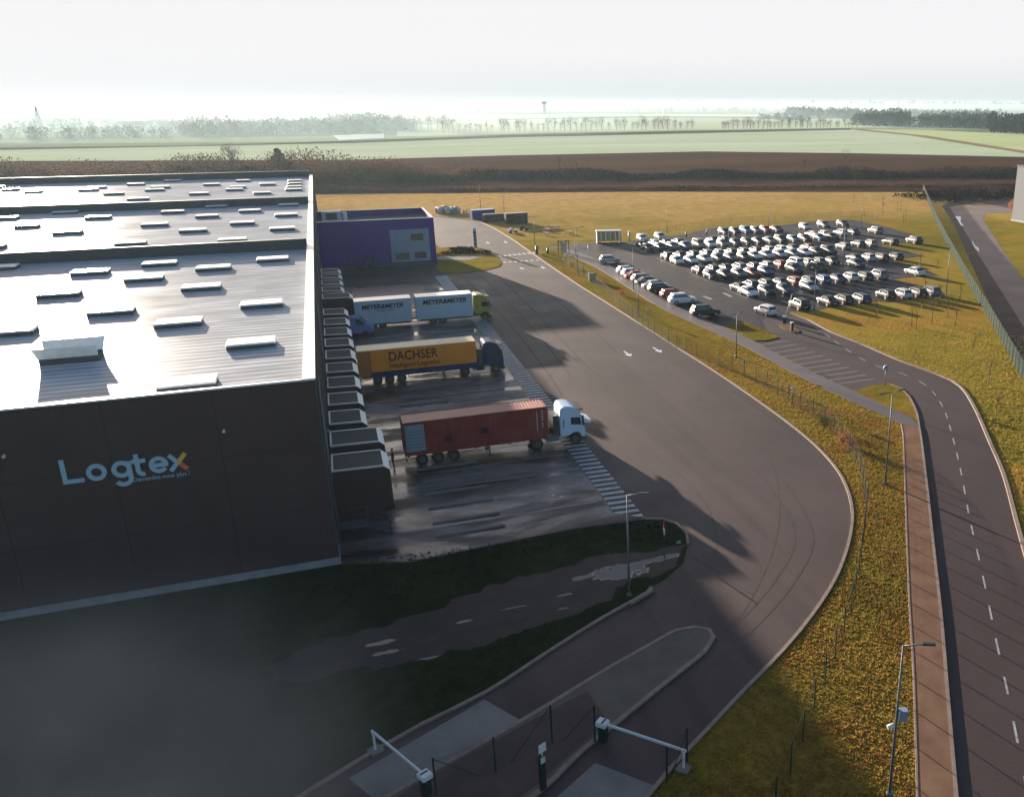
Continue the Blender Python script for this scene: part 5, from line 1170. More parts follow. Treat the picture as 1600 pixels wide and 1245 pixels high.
# machines and picnic tables on the lawn by the shelter
def machine(px, rz, m, label):
    t = local_thing('ride_on_mower', px, label, 'mower', None, rz)
    b = MB(); b.box((-1.0, -.5, .35), (.2, .5, 1.0)); b.box((.2, -.45, .35), (1.1, .45, .7)); b.box((-.5, -.25, 1.0), (-.2, .25, 1.35)); b.build('body', m, t, bevel=.06)
    for x in (-.7, .75):
        for s in (-1, 1): b = MB(); b.tube((x, s*.55, .32), (x, s*.4, .32), .32, n=14); b.build('wheel', M['black'], t)
    b = MB(); b.tube((.1, 0, .7), (-.1, 0, 1.25), .03); b.build('steering_column', M['dark_steel'], t)
machine((801, 364), R(10), M['dirtywhite'], 'white machine parked on the lawn near the brown containers')
machine((819, 360), R(-30), M['dark_steel'], 'dark machine parked on the lawn in the container shadow')
def picnic(px, rz, label):
    t = local_thing('picnic_table', px, label, 'picnic table', 'picnic tables on the lawn', rz)
    b = MB()
    for k in range(4): b.box((-.95, -.38+k*.2, .72), (.95, -.2+k*.2, .77))
    b.build('tabletop', M['timber'], t)
    for s in (-1, 1): b = MB(); b.box((-.95, s*.75-.13, .42), (.95, s*.75+.13, .47)); b.build('bench', M['timber'], t)
    for x in (-.7, .7):
        b = MB(); b.tube((x, -.75, 0), (x, -.2, .74), .05, n=5); b.tube((x, .75, 0), (x, .2, .74), .05, n=5); b.box((x-.03, -.85, .36), (x+.03, .85, .42)); b.build('frame', M['bark'], t)
for i, (px, rz) in enumerate((((855, 362), -55), ((861, 357), -50), ((868, 357), -50), ((890, 366), -55), ((853, 368), -50))):
    picnic(px, R(rz), ('pale picnic table in the middle of the lawn group', 'pale picnic table behind the middle of the lawn group', 'farthest pale picnic table on the lawn', 'pale picnic table closest to the shelter', 'picnic table closest to the crossing')[i])
# glazed shelter
t = local_thing('glazed_shelter', (933, 381), 'white framed glazed smoking and cycle shelter at the edge of the car park', 'shelter', None, R(-12))
SW, SD, SH = 5.4, 2.2, 2.5
b = MB(); b.box((-.15, -.1, SH), (SW+.15, SD+.2, SH+.3)); b.build('canopy', M['dirtywhite'], t, bevel=.06)
for x in (0, SW-.35):
    b = MB(); b.box((x, -.02, 0), (x+.35, SD, SH)); b.build('end_wall', M['dirtywhite'], t)
for k in range(1, 5):
    b = MB(); b.box((SW*k/5-.04, SD-.08, 0), (SW*k/5+.04, SD, SH)); b.build('mullion', M['dark_steel'], t)
for k in range(5):
    b = MB(); b.box((SW*k/5+.1, SD-.05, .2), (SW*(k+1)/5-.1, SD-.03, SH-.1)); b.build('glass_pane', mat('pale_shelter_glass', (.55, .58, .5), .15, spec=.6), t)
b = MB(); b.box((.5, SD-.6, .42), (SW-.5, SD-.2, .47)); b.build('bench', M['timber'], t)
# small kiosk turnstile and gate
t = local_thing('turnstile', (881, 396), 'grey pedestrian turnstile kiosk with green roof by the crossing path', 'turnstile', None, R(15))
b = MB()
for x in (-.9, .9):
    for y in (-.6, .6): b.box((x-.06, y-.06, 0), (x+.06, y+.06, 2.5))
b.build('frame', M['dark_steel'], t); b = MB(); b.box((-1.1, -.8, 2.5), (1.1, .8, 2.7)); b.build('roof', M['green_steel'], t, bevel=.04)
b = MB(); b.box((-.15, -.4, 0), (.35, .4, 2.3)); b.build('column', M['dirtywhite'], t)
b = MB()
for k in range(6): b.tube((-.1, -.5, .4+k*.3), (-.8, -.5, .4+k*.3), .03, n=5)
b.build('arm', M['steel'], t)
t = local_thing('mail_box', (927, 439), 'dark cabinet standing at the fence in the verge near the shelter', 'cabinet')
b = MB(); b.box((-.8, -.3, 0), (.5, .3, 1.4)); b.build('body', M['dark_steel'], t, bevel=.03); b = MB(); b.box((-.85, -.35, 1.4), (.55, .35, 1.46)); b.build('lid', M['steel'], t)

# ------------------------------------------------------------------ person at the docks
def person(loc, rz, label):
    me = bpy.data.meshes.new('person'); 
    V = [((0, 0, .95), .15), ((0, 0, 1.15), .14), ((0, 0, 1.38), .17), ((0, 0, 1.50), .065), ((0, .02, 1.60), .085), ((0, .02, 1.72), .085),
         ((.10, 0, .90), .10), ((.13, .06, .50), .065), ((.13, .0, .09), .045), ((.13, .12, .05), .04),
         ((-.10, 0, .90), .10), ((-.12, -.05, .50), .065), ((-.13, -.14, .09), .045), ((-.13, -.02, .05), .04),
         ((.21, 0, 1.40), .06), ((.27, .02, 1.13), .045), ((.25, .18, .95), .032), ((.25, .22, .92), .028),
         ((-.21, 0, 1.40), .06), ((-.27, -.03, 1.13), .045), ((-.26, .08, .90), .032), ((-.26, .11, .85), .028)]
    E_ = [(0, 1), (1, 2), (2, 3), (3, 4), (4, 5), (0, 6), (6, 7), (7, 8), (8, 9), (0, 10), (10, 11), (11, 12), (12, 13), (2, 14), (14, 15), (15, 16), (16, 17), (2, 18), (18, 19), (19, 20), (20, 21)]
    me.from_pydata([v for v, _ in V], E_, []); o = bpy.data.objects.new('person', me); C.objects.link(o)
    o.modifiers.new('skin', 'SKIN'); o.modifiers.new('sub', 'SUBSURF').render_levels = 1
    o.modifiers['sub'].levels = 1
    for i, (v, r) in enumerate(V): me.skin_vertices[0].data[i].radius = (r, r*.85)
    me.skin_vertices[0].data[0].use_root = True
    dg = bpy.context.evaluated_depsgraph_get(); m2 = bpy.data.meshes.new_from_object(o.evaluated_get(dg)); bpy.data.objects.remove(o)
    for m in (M['cloth_dark'], M['hivis'], M['skin']): m2.materials.append(m)
    for p in m2.polygons:
        c = p.center; p.use_smooth = True
        p.material_index = 2 if (c.z > 1.5 or (abs(c.x) > .2 and c.z < .98 and c.z > .8)) else (1 if c.z > .95 else 0)
    b = link(bpy.data.objects.new('person', m2)); b.location = loc; b.rotation_euler = (0, 0, rz)
    h = MB(); 
    for k in range(5):
        a0 = math.pi/2*k/5; a1 = math.pi/2*(k+1)/5
        h.tube((0, .005, 1.68+.125*math.sin(a0)), (0, .005, 1.68+.125*math.sin(a1)), .118*math.cos(a0), max(.004, .118*math.cos(a1)), 14, cap=False)
    h.build('hair', M['black'], b)
    return tag(b, label, 'person')
person((2.95, 75.6, .03), R(70), 'person in dark clothes standing behind the open end of the red container')

# ------------------------------------------------------------------ vegetation
def branches(mb, p, d, L_, r, depth, rnd, spread=.55, n=3, mtwig=1, up=.15):
    q = p+d*L_; mb.tube(p, q, r, r*.65, 5 if depth > 1 else 3, m=0 if depth > 1 else mtwig, cap=False)
    if depth == 0: return
    for k in range(n):
        ax = Vector((rnd.uniform(-1, 1), rnd.uniform(-1, 1), rnd.uniform(-.3, .6)+up)).normalized()
        nd = (d*(1-spread)+ax*spread).normalized(); branches(mb, p+d*L_*rnd.uniform(.55, 1), nd, L_*rnd.uniform(.55, .8), r*.55, depth-1, rnd, spread, n, mtwig, up)
def bare_tree_mesh(seed, h, depth=5, n=3, spread=.5, r=None):
    rnd = random.Random(seed); tr = MB(); tr.tube((0, 0, 0), (0, 0, h*.3), r or h*.022, (r or h*.022)*.8, 7, cap=False)
    cr = MB(); 
    for k in range(3): branches(cr, Vector((0, 0, h*.28)), Vector((rnd.uniform(-.35, .35), rnd.uniform(-.35, .35), 1)).normalized(), h*.24, (r or h*.022)*.6, depth, rnd, spread, n)
    return tr, cr
def cards(P, size, flat=1.):
    """leaf-sized quads at points P (n,3) with sizes (n,)"""
    n = len(P); d1 = rng.normal(size=(n, 3)); d1[:, 2] *= flat; d1 /= np.linalg.norm(d1, axis=1)[:, None]
    d2 = np.cross(d1, rng.normal(size=(n, 3))); d2 /= np.linalg.norm(d2, axis=1)[:, None]; s = np.asarray(size).reshape(-1, 1)
    return np.stack([P-d1*s-d2*s*.5, P+d2*s*.6-d1*s*.2, P+d1*s, P-d2*s*.4+d1*s*.3], 1).reshape(-1, 3), np.arange(n*4).reshape(-1, 4)
def crown_points(c, r, h, n):
    u = rng.normal(size=(n, 3)); u /= np.linalg.norm(u, axis=1)[:, None]; k = rng.uniform(.35, 1, n)**.6
    return c+u*k[:, None]*np.array([r, r, h])
def bare_tree(name, seed, h, label, cat, group, loc, depth=4, m=None, **k):
    tr, cr = bare_tree_mesh(seed, h, depth, **k); t = thing(name, loc, label, cat, group); tr.build('trunk', M['bark'], t); cr.build('crown', [M['bark'], m or M['twig']], t)
    if name == 'bare_tree':
        n_ = 500; P_ = crown_points(np.array([0, 0, h*.60]), h*.34, h*.40, n_); V_, F_ = cards(P_, rng.uniform(.08, .2, n_)*h/10, 2.); tag(npmesh('twigs', V_, F_, M['twig'], t), kind='stuff')
    return t
# saplings with stakes on the lawn
sap = [(1369, 494), (1431, 516), (1424, 509), (1440, 486), (1480, 494), (1467, 474), (1493, 508), (1437, 423), (1464, 431), (1415, 346), (1411, 348), (1407, 330), (1334, 318), (1379, 322), (1379, 334), (1445, 460), (1500, 470), (1456, 505), (1520, 560), (1545, 600), (1555, 655), (1402, 330)]
sproto = []
for i, px in enumerate(sap):
    x, y = G(*px)
    if i < 3:
        t = thing('sapling', (x, y, 0), '', 'young tree', 'staked saplings on the lawn'); tr = MB(); tr.tube((0, 0, 0), (0, 0, 2.4), .035, .02, 6); tr.build('trunk', M['bark'], t)
        cr = MB(); rnd = random.Random(40+i)
        for k in range(7):
            a = rnd.uniform(0, 6.28); branches(cr, Vector((0, 0, rnd.uniform(1.3, 2.4))), Vector((.35*math.cos(a), .35*math.sin(a), 1)).normalized(), .7, .016, 2, rnd, .4, 2)
        cr.build('crown', [M['bark'], M['twig']], t); b = MB(); b.tube((.12, 0, 0), (.12, 0, 1.3), .04, n=6); b.tube((.12, 0, 1.1), (0, 0, 1.15), .02, n=5); b.build('stake', M['timber'], t); sproto.append(t)
    else: t = copy_tree(sproto[i % 3]); t.location = (x, y, 0)
    t.rotation_euler.z = i*1.3; t.scale = (1, 1, .8+.3*((i*37 % 10)/10))
    t['label'] = 'thin bare staked sapling on the mown lawn right of the car park'; t['group'] = 'staked saplings on the lawn'
# shrubs in the verge
for i, (px, s, m, lab) in enumerate((((972, 462), .9, 'redbush', 'small red brown shrub at the fence behind the parked row'), ((893, 418), .9, 'redbush', 'small reddish shrub in the verge near the round sign'), ((1318, 694), 1.1, 'redbush', 'dry red brown shrub by the fence at the road bend'), ((1331, 700), .8, 'redbush', 'low red brown shrub right of the fence at the road bend'), ((1288, 668), .9, 'bark', 'dark leafless shrub under the fence at the big kerb bend'))):
    x, y = G(*px); t = thing('shrub', (x, y, .03), lab, 'shrub'); rnd = random.Random(60+i); b = MB()
    for k in range(16):
        a = rnd.uniform(0, 6.28); branches(b, Vector((0, 0, 0)), Vector((.5*math.cos(a), .5*math.sin(a), 1)).normalized(), .5*s, .018, 2, rnd, .5, 2)
    b.build('stems', [M['bark'], M['twig']], t)
    P = np.array([[rnd.gauss(0, .42*s), rnd.gauss(0, .42*s), abs(rnd.gauss(.75*s, .3*s))] for _ in range(420)])
    d1 = rng.normal(size=(420, 3)); d1 /= np.linalg.norm(d1, axis=1)[:, None]; d2 = np.cross(d1, rng.normal(size=(420, 3))); d2 /= np.linalg.norm(d2, axis=1)[:, None]
    V_ = np.stack([P-d1*.05, P+d2*.04, P+d1*.06, P-d2*.04], 1).reshape(-1, 3); npmesh('leaves', V_, np.arange(420*4).reshape(-1, 4), M[m], t)
# belt of winter scrub on the embankment (one mass) plus the taller bushes one can tell apart
def belt(name, px_line, depth, h, n, size, m, label, jx=3.):
    pts = [np.array(G(*p)) for p in px_line]; seg = [np.linalg.norm(b_-a) for a, b_ in zip(pts, pts[1:])]; tot = sum(seg); P = []
    for _ in range(n):
        s = rng.uniform(0, tot); i = 0
        while s > seg[i]: s -= seg[i]; i += 1
        p = pts[i]+(pts[i+1]-pts[i])*s/seg[i]; p = p+np.array([rng.normal()*jx, rng.uniform(0, depth)])
        hh = h*(.45+1.1*max(0, mnoise.noise(Vector((p[0]*.035, p[1]*.05, 3)))+.35)); ns = 7
        c = np.array([p[0], p[1], hh*.45]); P.append(crown_points(c, hh*.42+.4, hh*.55, ns))
    P = np.concatenate(P); P[:, 2] = np.abs(P[:, 2]); V_, F_ = cards(P, rng.uniform(.6, 1.4, len(P))*size, 1.4)
    return tag(npmesh(name, V_, F_, m), label, 'hedge', None, 'stuff')
belt('scrub', [(-700, 308), (-200, 298), (0, 293), (300, 286), (500, 286), (640, 287), (720, 286)], 34, 8.5, 8000, .42, M['scrub'], 'brown winter scrub and brambles along the railway bank behind the warehouse')
belt('dark_hedge', [(620, 284), (800, 282), (1050, 281), (1300, 280), (1600, 279), (2000, 280)], 20, 3.4, 6500, .36, M['darkscrub'], 'long dark hedge line on the bank beyond the lawn')
belt('low_scrub', [(500, 300), (800, 298), (1100, 296), (1440, 293), (1600, 290), (2000, 293)], 10, 1.1, 5000, .28, M['scrub'], 'low reddish scrub at the foot of the bank')
belt('ditch_scrub', [(1478, 318), (1500, 316), (1580, 312), (1700, 312)], 26, 2.2, 900, .3, M['darkscrub'], 'dark brambles around the ditch near the storage hall')
belt('low_hedge', [(692, 398.5), (735, 397), (768, 398)], .8, .8, 160, .16, M['darkscrub'], 'low dark clipped hedge along the path beside the office', jx=.2)
belt('low_hedge', [(706, 393.5), (724, 392), (738, 392.5)], 2., .8, 120, .18, M['darkscrub'], 'patch of dark low plants on the grass point beside the office', jx=.2)
for px, s in (((1588, 330), 3.2),):
    x, y = G(*px); t = thing('orange_shrub', (x, y, 0), 'orange brown beech shrub at the corner of the storage hall', 'shrub'); P = crown_points(np.array([0, 0, s*.55]), s*.8, s*.6, 1800); P[:, 2] = abs(P[:, 2]); V_, F_ = cards(P, rng.uniform(.1, .22, len(P)))
    npmesh('leaves', V_, F_, M['redbush'], t); tr = MB(); tr.tube((0, 0, 0), (0, 0, 1.5), .08, .04, 6); tr.build('trunk', M['bark'], t)
# single trees on the bank
bare_tree('bare_tree', 5, 15, 'rounded bare tree rising above the far roof edge', 'tree', None, G(368, 277), depth=5)
x, y = G(438, 278); t = thing('conifer_tree', (x, y, 0), 'dark bushy conifer rising above the far roof corner', 'tree'); tr = MB(); tr.tube((0, 0, 0), (0, 0, 9), .3, .06, 8); tr.build('trunk', M['bark'], t)
P = []
for k in range(34):
    z = rng.uniform(2, 11.5); rr_ = (12.8-z)*.62; a = rng.uniform(0, 6.28); P.append(crown_points(np.array([math.cos(a)*rr_*.6, math.sin(a)*rr_*.6, z]), rr_*.45+.4, .9, 160))
V_, F_ = cards(np.concatenate(P), rng.uniform(.15, .35, 34*160)); npmesh('crown', V_, F_, M['conifer'], t)
for i, (px, h, lab) in enumerate((((1320, 262), 9, 'tall bare tree standing on the ploughed field bank'), ((1336, 283), 8, 'bare tree in front of the dark hedge right of centre'), ((1256, 262), 6, 'small bare tree on the ploughed field left of the tall one'), ((902, 268), 6.5, 'narrow dark tree on the bank above the lawn centre'),
                                  ((874, 264), 7, 'wide bare tree on the bank above the lawn centre'), ((598, 272), 8, 'bare tree on the scrub bank right of the warehouse roof'), ((712, 268), 6, 'pale bare bush tree on the scrub bank above the containers'), ((190, 284), 6, 'bare tree over the left part of the far roof'), ((300, 283), 7, 'bare tree over the middle of the far roof'), ((20, 288), 8, 'dark bare tree over the far left roof end'))):
    bare_tree('bare_tree', 70+i, h, lab, 'tree', None, G(*px), depth=4, spread=.55)
# rows of bare trees between the far fields
protos = []
for k in range(4):
    t = bare_tree('field_tree', 90+k, 11, '', 'tree', '', (0, 0, 0), depth=4, r=.22, spread=.42); protos.append(t)
    P_ = crown_points(np.array([0, 0, 6.2]), 2.9, 5.2, 260); P_[:, 2] = np.abs(P_[:, 2]); V_, F_ = cards(P_, rng.uniform(.16, .34, 260), 2.); tag(npmesh('twigs', V_, F_, M['twig'], t), kind='stuff')
used = 0
def tree_row(a, b_, n, h, label, group, jit=1.2):
    global used
    for i in range(n):
        u = (i+rng.uniform(.1, .9))/n; px = (a[0]+(b_[0]-a[0])*u, a[1]+(b_[1]-a[1])*u+rng.uniform(-jit, 0)*.4)
        t = protos[used] if used < 4 else copy_tree(protos[used % 4]); used += 1
        x, y = G(*px); t.location = (x, y, 0); t.rotation_euler.z = rng.uniform(0, 6.28); s = h/11*rng.uniform(.6, 1.15); t.scale = (s*1.1, s*1.1, s)
        t['label'] = label; t['group'] = group; t['category'] = 'tree'
tree_row((690, 208), (1085, 202.5), 46, 15, 'hazy bare tree in the long row across the pale fields, centre', 'bare tree row between the far fields')
tree_row((1125, 203), (1340, 200), 34, 13, 'bare tree in the row left of the right hand woods', 'bare tree row towards the woods')
tree_row((600, 204), (700, 203), 14, 17, 'misty bare tree at the end of the left wood', 'misty trees at the wood end')
# distant woods as single masses
def wood(px0, px1, n, h, label, m=None, jit=3, card=1.6, name='wood'):
    P = []; S_ = []
    for _ in range(n):
        u = rng.uniform(0, 1); px = (px0[0]+(px1[0]-px0[0])*u, px0[1]+(px1[1]-px0[1])*u-rng.uniform(0, jit))
        x, y = G(*px); d = math.hypot(x, y); hh = h*rng.uniform(.6, 1.1)*(1+.5*mnoise.noise(Vector((x*.01, y*.01, 0)))); c = np.array([x+rng.normal()*4, y, hh*.5])
        P.append(crown_points(c, hh*.45, hh*.55, 26)); S_.append(np.full(26, card*hh/12*rng.uniform(.7, 1.2)))
    P = np.concatenate(P); P[:, 2] = np.abs(P[:, 2]); V_, F_ = cards(P, np.concatenate(S_), 1.3)
    return tag(npmesh(name, V_, F_, m or M['wood']), label, 'woodland', None, 'stuff')
wood((-300, 226), (300, 216), 480, 9.5, 'misty trees around the town on the left horizon', jit=24)
wood((280, 214), (570, 208), 480, 13, 'misty blue wood behind the warehouse roof', jit=14)
wood((520, 208), (640, 206), 160, 14, 'denser wood end left of the bare tree row', jit=10)
wood((600, 176), (760, 176), 60, 14, 'faint far tree line below the left horizon', jit=1.5)
wood((860, 175), (1260, 176), 200, 14, 'faint far tree line in the centre of the horizon', jit=1.5)
wood((1190, 187), (1260, 189), 60, 12, 'small dark copse before the far woods', jit=1)
wood((1230, 183), (1345, 187), 260, 17, 'far wood left of the village', jit=7)
wood((1338, 198), (1420, 199), 240, 17, 'wood left of the open gap before the village', jit=12)
wood((1440, 199), (1550, 202), 280, 15, 'wood around the village on the right', jit=12)
wood((1380, 183), (1560, 186), 260, 14, 'far wood behind the village', jit=6)
wood((1549, 208), (1680, 212), 320, 15, 'dark brown copse at the right edge', m=M['darkscrub'], jit=9)
wood((-400, 166.5), (700, 165.5), 260, 30, 'low wooded ridge on the left horizon', jit=1, card=3)
wood((600, 165.2), (2000, 165.6), 700, 34, 'low wooded ridge on the right horizon', jit=1.2, card=3)
# village and town houses
def house_proto(k):
    t = thing('house', (0, 0, 0), '', 'house', ''); w_, d_, h_ = (11, 8, 5.5) if k == 0 else (18, 10, 6)
    b = MB(); b.extrude([(-w_/2, 0), (w_/2, 0), (w_/2, h_), (-w_/2, h_)], -d_/2, d_/2); b.add([(-w_/2, -d_/2, h_), (-w_/2, 0, h_+3.2), (-w_/2, d_/2, h_)], [(0, 1, 2)]); b.add([(w_/2, -d_/2, h_), (w_/2, 0, h_+3.2), (w_/2, d_/2, h_)], [(2, 1, 0)]); b.build('wall', M['house_wall'], t)
    b = MB(); b.add([(-w_/2-.4, -d_/2-.5, h_-.25), (w_/2+.4, -d_/2-.5, h_-.25), (w_/2+.4, 0, h_+3.3), (-w_/2-.4, 0, h_+3.3), (w_/2+.4, d_/2+.5, h_-.25), (-w_/2-.4, d_/2+.5, h_-.25)], [(0, 1, 2, 3), (3, 2, 4, 5)]); b.build('roof', M['tile'], t)
    b = MB()
    for x in np.arange(-w_/2+1.5, w_/2-1, 2.6): b.box((x, -d_/2-.04, 1.2), (x+1.1, -d_/2-.01, 2.6)); b.box((x, -d_/2-.04, 3.6), (x+1.1, -d_/2-.01, 4.8))
    b.build('window_rows', M['glass'], t); return t
hp = [house_proto(0), house_proto(1)]; hu = 0
for (a, b_, n, lab, grp) in (((1478, 189), (1545, 191), 14, 'small pale house in the village in the woods on the right', 'village houses'), ((40, 200), (330, 206), 16, 'pale house of the misty town on the left horizon', 'town houses')):
    for i in range(n):
        u = (i+.5)/n; px = (a[0]+(b_[0]-a[0])*u, a[1]+(b_[1]-a[1])*u+rng.uniform(-4, 2)); t = hp[hu] if hu < 2 else copy_tree(hp[hu % 2]); hu += 1
        x, y = G(*px); t.location = (x, y, 0); t.rotation_euler.z = rng.uniform(-.6, .6); t['label'] = lab; t['group'] = grp; t.scale = (1.15,)*3
# water tower, church spire, masts and pylons on the horizon
x, y = G(851, 179); t = thing('water_tower', (x, y, 0), 'grey water tower standing alone on the central horizon', 'water tower'); H_ = 32
b = MB(); b.tube((0, 0, 0), (0, 0, H_*.8), 5.0, 4.2, 20); b.build('shaft', M['plinth'], t); b = MB(); b.tube((0, 0, H_*.78), (0, 0, H_*.86), 4.3, 7.5, 20); b.tube((0, 0, H_*.86), (0, 0, H_), 7.5, 7.2, 20); b.build('tank', M['plinth'], t)
x, y = G(63, 203); t = thing('church', (x, y, 0), 'misty church with a pointed spire over the left town', 'church'); b = MB(); b.box((-2.5, -2.5, 0), (2.5, 2.5, 15)); b.box((-18, -5, 0), (-2.5, 5, 8)); b.build('wall', M['plinth'], t)
b = MB(); b.tube((0, 0, 15), (0, 0, 29), 3., .1, 4, sm=False); b.build('spire', M['tile'], t)
def pylon(px, h, label):
    x, y = G(*px); t = thing('pylon', (x, y, 0), label, 'pylon'); b = MB(); w_ = h*.09
    for sx in (-1, 1):
        for sy in (-1, 1): b.tube((sx*w_, sy*w_, 0), (sx*.5, sy*.5, h), .28, .15, 4)
    for k in range(5): z = h*k/6; s = w_*(1-k/6.5); b.tube((-s, -s, z), (s, -s, z+h/6), .16, n=3); b.tube((s, s, z), (-s, s, z+h/6), .16, n=3)
    b.build('tower', M['dark_steel'], t); b = MB()
    for z, l in ((.72, .26), (.84, .2), (.95, .14)): b.tube((-h*l, 0, h*z), (h*l, 0, h*z), .2, n=4)
    b.build('cross_arm', M['dark_steel'], t)
for px, h, lab in (((606, 187), 34, 'tall hazy pylon right of the left wood'), ((631, 188), 34, 'tall hazy pylon left of the water tower fields'), ((804, 176), 36, 'faint pylon left of the water tower'), ((1025, 176), 36, 'faint pylon right of the water tower'), ((1237, 176), 38, 'faint pylon above the far wood'), ((1403, 179), 38, 'faint pylon behind the right wood'), ((858, 182), 20, 'small lattice mast under the water tower'), ((1038, 190), 20, 'small lattice mast in the pale field')): pylon(px, min(h, 33), lab)

# ------------------------------------------------------------------ ground cover in the verge: tufts and dead leaves
def inside(p, poly):
    x, y = p; r = False; n = len(poly); j = n-1
    for i in range(n):
        xi, yi = poly[i]; xj, yj = poly[j]
        if (yi > y) != (yj > y) and x < (xj-xi)*(y-yi)/(yj-yi)+xi: r = not r
        j = i
    return r
def tufts(name, poly, dens, h, m, label, seed, maxn=70000, thresh=-1., z=.03):
    r_ = np.random.default_rng(seed); xs = [p[0] for p in poly]; ys = [p[1] for p in poly]; x0, x1, y0, y1 = min(xs), max(xs), min(ys), max(ys)
    n = int((x1-x0)*(y1-y0)*dens); Q = np.stack([r_.uniform(x0, x1, n), r_.uniform(y0, y1, n)], 1)
    px = np.array([p[0] for p in poly]); py = np.array([p[1] for p in poly]); ins = np.zeros(n, bool); j = len(poly)-1
    for i in range(len(poly)):
        c = (py[i] > Q[:, 1]) != (py[j] > Q[:, 1])
        if py[i] != py[j]: ins ^= c & (Q[:, 0] < (px[j]-px[i])*(Q[:, 1]-py[i])/(py[j]-py[i])+px[i])
        j = i
    Q = Q[ins][:maxn]; Q = Q[r_.uniform(0, 1, len(Q)) < np.clip((112-Q[:, 1])/55, 0, 1)]
    if thresh > -1: Q = np.array([q for q in Q if mnoise.noise(Vector((q[0]*.22+seed, q[1]*.22, 0))) > thresh])
    n = len(Q); k = 3; P = np.repeat(Q, k, 0)+r_.normal(size=(n*k, 2))*.06; a = r_.uniform(0, 6.28, n*k); hh = h*r_.uniform(.4, 1.2, n*k); w_ = .022+.05*r_.uniform(0, 1, n*k)
    c, s = np.cos(a), np.sin(a); lean = r_.uniform(.2, .9, n*k)*hh
    V_ = np.stack([np.stack([P[:, 0]-s*w_, P[:, 1]+c*w_, np.full(n*k, z)], 1), np.stack([P[:, 0]+s*w_, P[:, 1]-c*w_, np.full(n*k, z)], 1), np.stack([P[:, 0]+c*lean, P[:, 1]+s*lean, z+hh], 1)], 1).reshape(-1, 3)
    return tag(npmesh(name, V_, np.arange(n*k*3).reshape(-1, 3), m), label, 'ground cover', None, 'stuff')
vpoly = [p for p in outer if 15 < p[1] < 110]+[(12, 10), (21, 10)]+[p for p in pl[::-1] if 15 < p[1] < 110]
tufts('verge_grass', vpoly, 40, .075, M['leaf'], 'yellow green grass tufts in the verge', 1)
tufts('dead_leaves', vpoly, 16, .08, M['leaf_brown'], 'red brown dead leaves and stalks in the verge', 2, thresh=.12)
epoly = [p for p in road_out if 25 < p[1] < 110]; epoly = epoly+[(48, 25), (75, 35), (90, 80), (80, 112)]
tufts('roadside_grass', epoly, 9, .11, M['leaf'], 'grass tufts beside the public road', 3)
apoly = [p for p in (G(533, 881), G(800, 847), G(1003, 813), G(1050, 825), G(1070, 850), G(900, 850), G(700, 900), G(560, 960), G(400, 1000))]
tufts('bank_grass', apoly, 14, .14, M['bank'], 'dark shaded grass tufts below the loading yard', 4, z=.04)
for o in [o for o in C.objects if o.type == 'EMPTY' and not o.get('label')]: print('NOLABEL', o.name)

# ------------------------------------------------------------------ haze
b = MB(); b.box((-27500, -900, -1), (27500, 29500, 36)); hz = b.build('haze', None if False else bpy.data.materials.new('haze_air'))
hm = hz.data.materials[0]; hm.use_nodes = True; t_ = hm.node_tree
t_.nodes.remove(t_.nodes['Principled BSDF']); pv = t_.nodes.new('ShaderNodeVolumePrincipled'); t_.links.new(pv.outputs[0], t_.nodes['Material Output'].inputs['Volume'])
pv.inputs['Density'].default_value = .00011; pv.inputs['Color'].default_value = (.38, .53, .60, 1); pv.inputs['Anisotropy'].default_value = .35
tag(hz, 'pale morning haze over the whole countryside', 'haze', None, 'stuff')

def mist(name, c, r, dens, col, label, aniso=.2):
    import bmesh
    bm = bmesh.new(); bmesh.ops.create_uvsphere(bm, u_segments=32, v_segments=16, radius=1)
    for v in bm.verts: v.co = Vector((v.co.x*r[0], v.co.y*r[1], v.co.z*r[2]))
    me = bpy.data.meshes.new(name); bm.to_mesh(me); bm.free(); o = link(bpy.data.objects.new(name, me)); o.location = c
    m = bpy.data.materials.new(name+'_air'); m.use_nodes = True; t_ = m.node_tree; t_.nodes.remove(t_.nodes['Principled BSDF'])
    pv = t_.nodes.new('ShaderNodeVolumePrincipled'); t_.links.new(pv.outputs[0], t_.nodes['Material Output'].inputs['Volume'])
    pv.inputs['Density'].default_value = dens; pv.inputs['Color'].default_value = (*col, 1); pv.inputs['Anisotropy'].default_value = aniso; me.materials.append(m)
    return tag(o, label, 'mist', None, 'stuff')
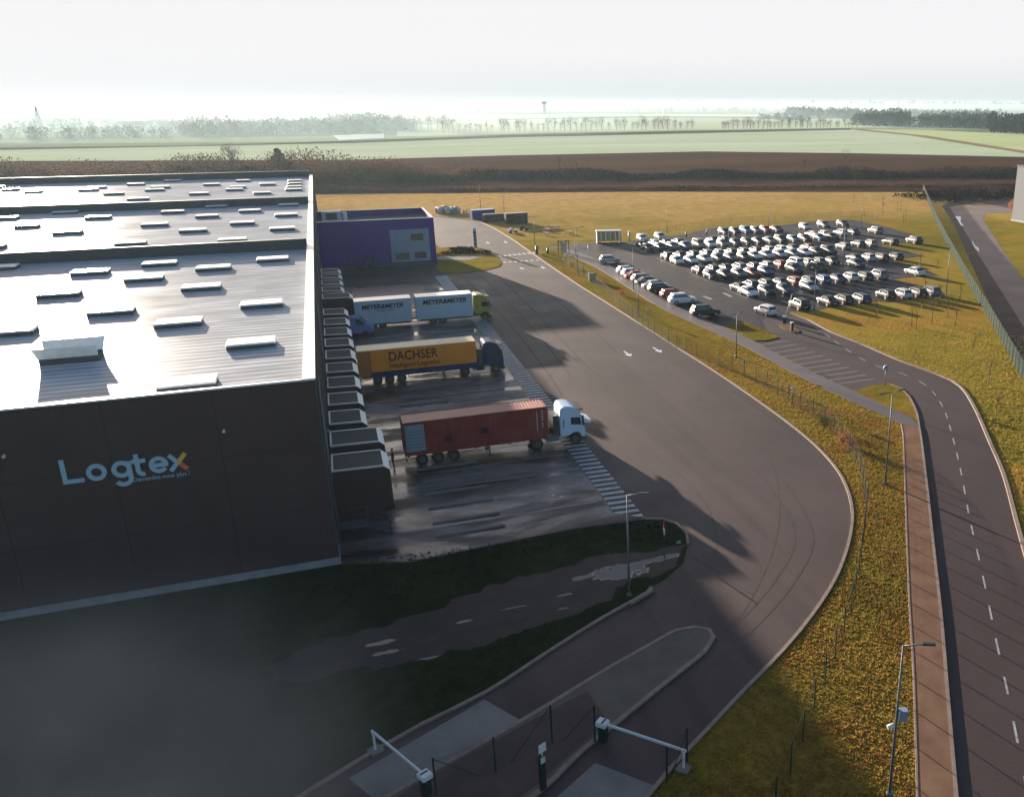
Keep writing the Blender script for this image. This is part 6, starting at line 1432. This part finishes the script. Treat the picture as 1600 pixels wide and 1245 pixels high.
x, y = G(20, 176); o = mist('mist', (x, y, 6), (1300, 1100, 20), .0010, (.85, .95, .98), 'bright low mist lying over the fields on the left horizon'); o.rotation_euler.z = R(-10)
mist('mist', (300, 3300, 3), (4300, 2450, 26), .00030, (.50, .64, .68), 'broad pale blue mist over the far fields and woods')
x, y = G(230, 210); o = mist('mist', (x, y, 3), (520, 330, 20), .0008, (.62, .80, .84), 'thin mist around the misty left town')
def soft_mist(c, r, dens, label):
    o = mist('mist', c, r, dens, (1., .84, .72), label, 0.)
    t_ = o.data.materials[0].node_tree; pv = t_.nodes['Principled Volume']
    tc = t_.nodes.new('ShaderNodeTexCoord'); mp = t_.nodes.new('ShaderNodeMapping'); mp.inputs['Scale'].default_value = (1/r[0], 1/r[1], 1/r[2]); t_.links.new(tc.outputs['Object'], mp.inputs[0])
    ln = t_.nodes.new('ShaderNodeVectorMath'); ln.operation = 'LENGTH'; t_.links.new(mp.outputs[0], ln.inputs[0])
    cr = t_.nodes.new('ShaderNodeMapRange'); cr.interpolation_type = 'SMOOTHSTEP'; cr.inputs[1].default_value = 1; cr.inputs[2].default_value = .1; cr.inputs[3].default_value = 0; cr.inputs[4].default_value = dens; t_.links.new(ln.outputs['Value'], cr.inputs[0])
    nz = t_.nodes.new('ShaderNodeTexNoise'); nz.inputs['Scale'].default_value = .13; nz.inputs['Detail'].default_value = 3; t_.links.new(tc.outputs['Object'], nz.inputs['Vector'])
    nr = t_.nodes.new('ShaderNodeMapRange'); nr.inputs[1].default_value = .35; nr.inputs[2].default_value = .65; nr.inputs[3].default_value = .3; nr.inputs[4].default_value = 1.5; t_.links.new(nz.outputs['Fac'], nr.inputs[0])
    mm = t_.nodes.new('ShaderNodeMath'); mm.operation = 'MULTIPLY'; t_.links.new(cr.outputs[0], mm.inputs[0]); t_.links.new(nr.outputs[0], mm.inputs[1]); t_.links.new(mm.outputs[0], pv.inputs['Density'])
    return o
soft_mist((-15, 37, 2), (19, 22, 7.5), .062, 'thin grey mist drifting low in the shade before the warehouse')
S.cycles.volume_step_rate = 2; S.cycles.volume_max_steps = 64
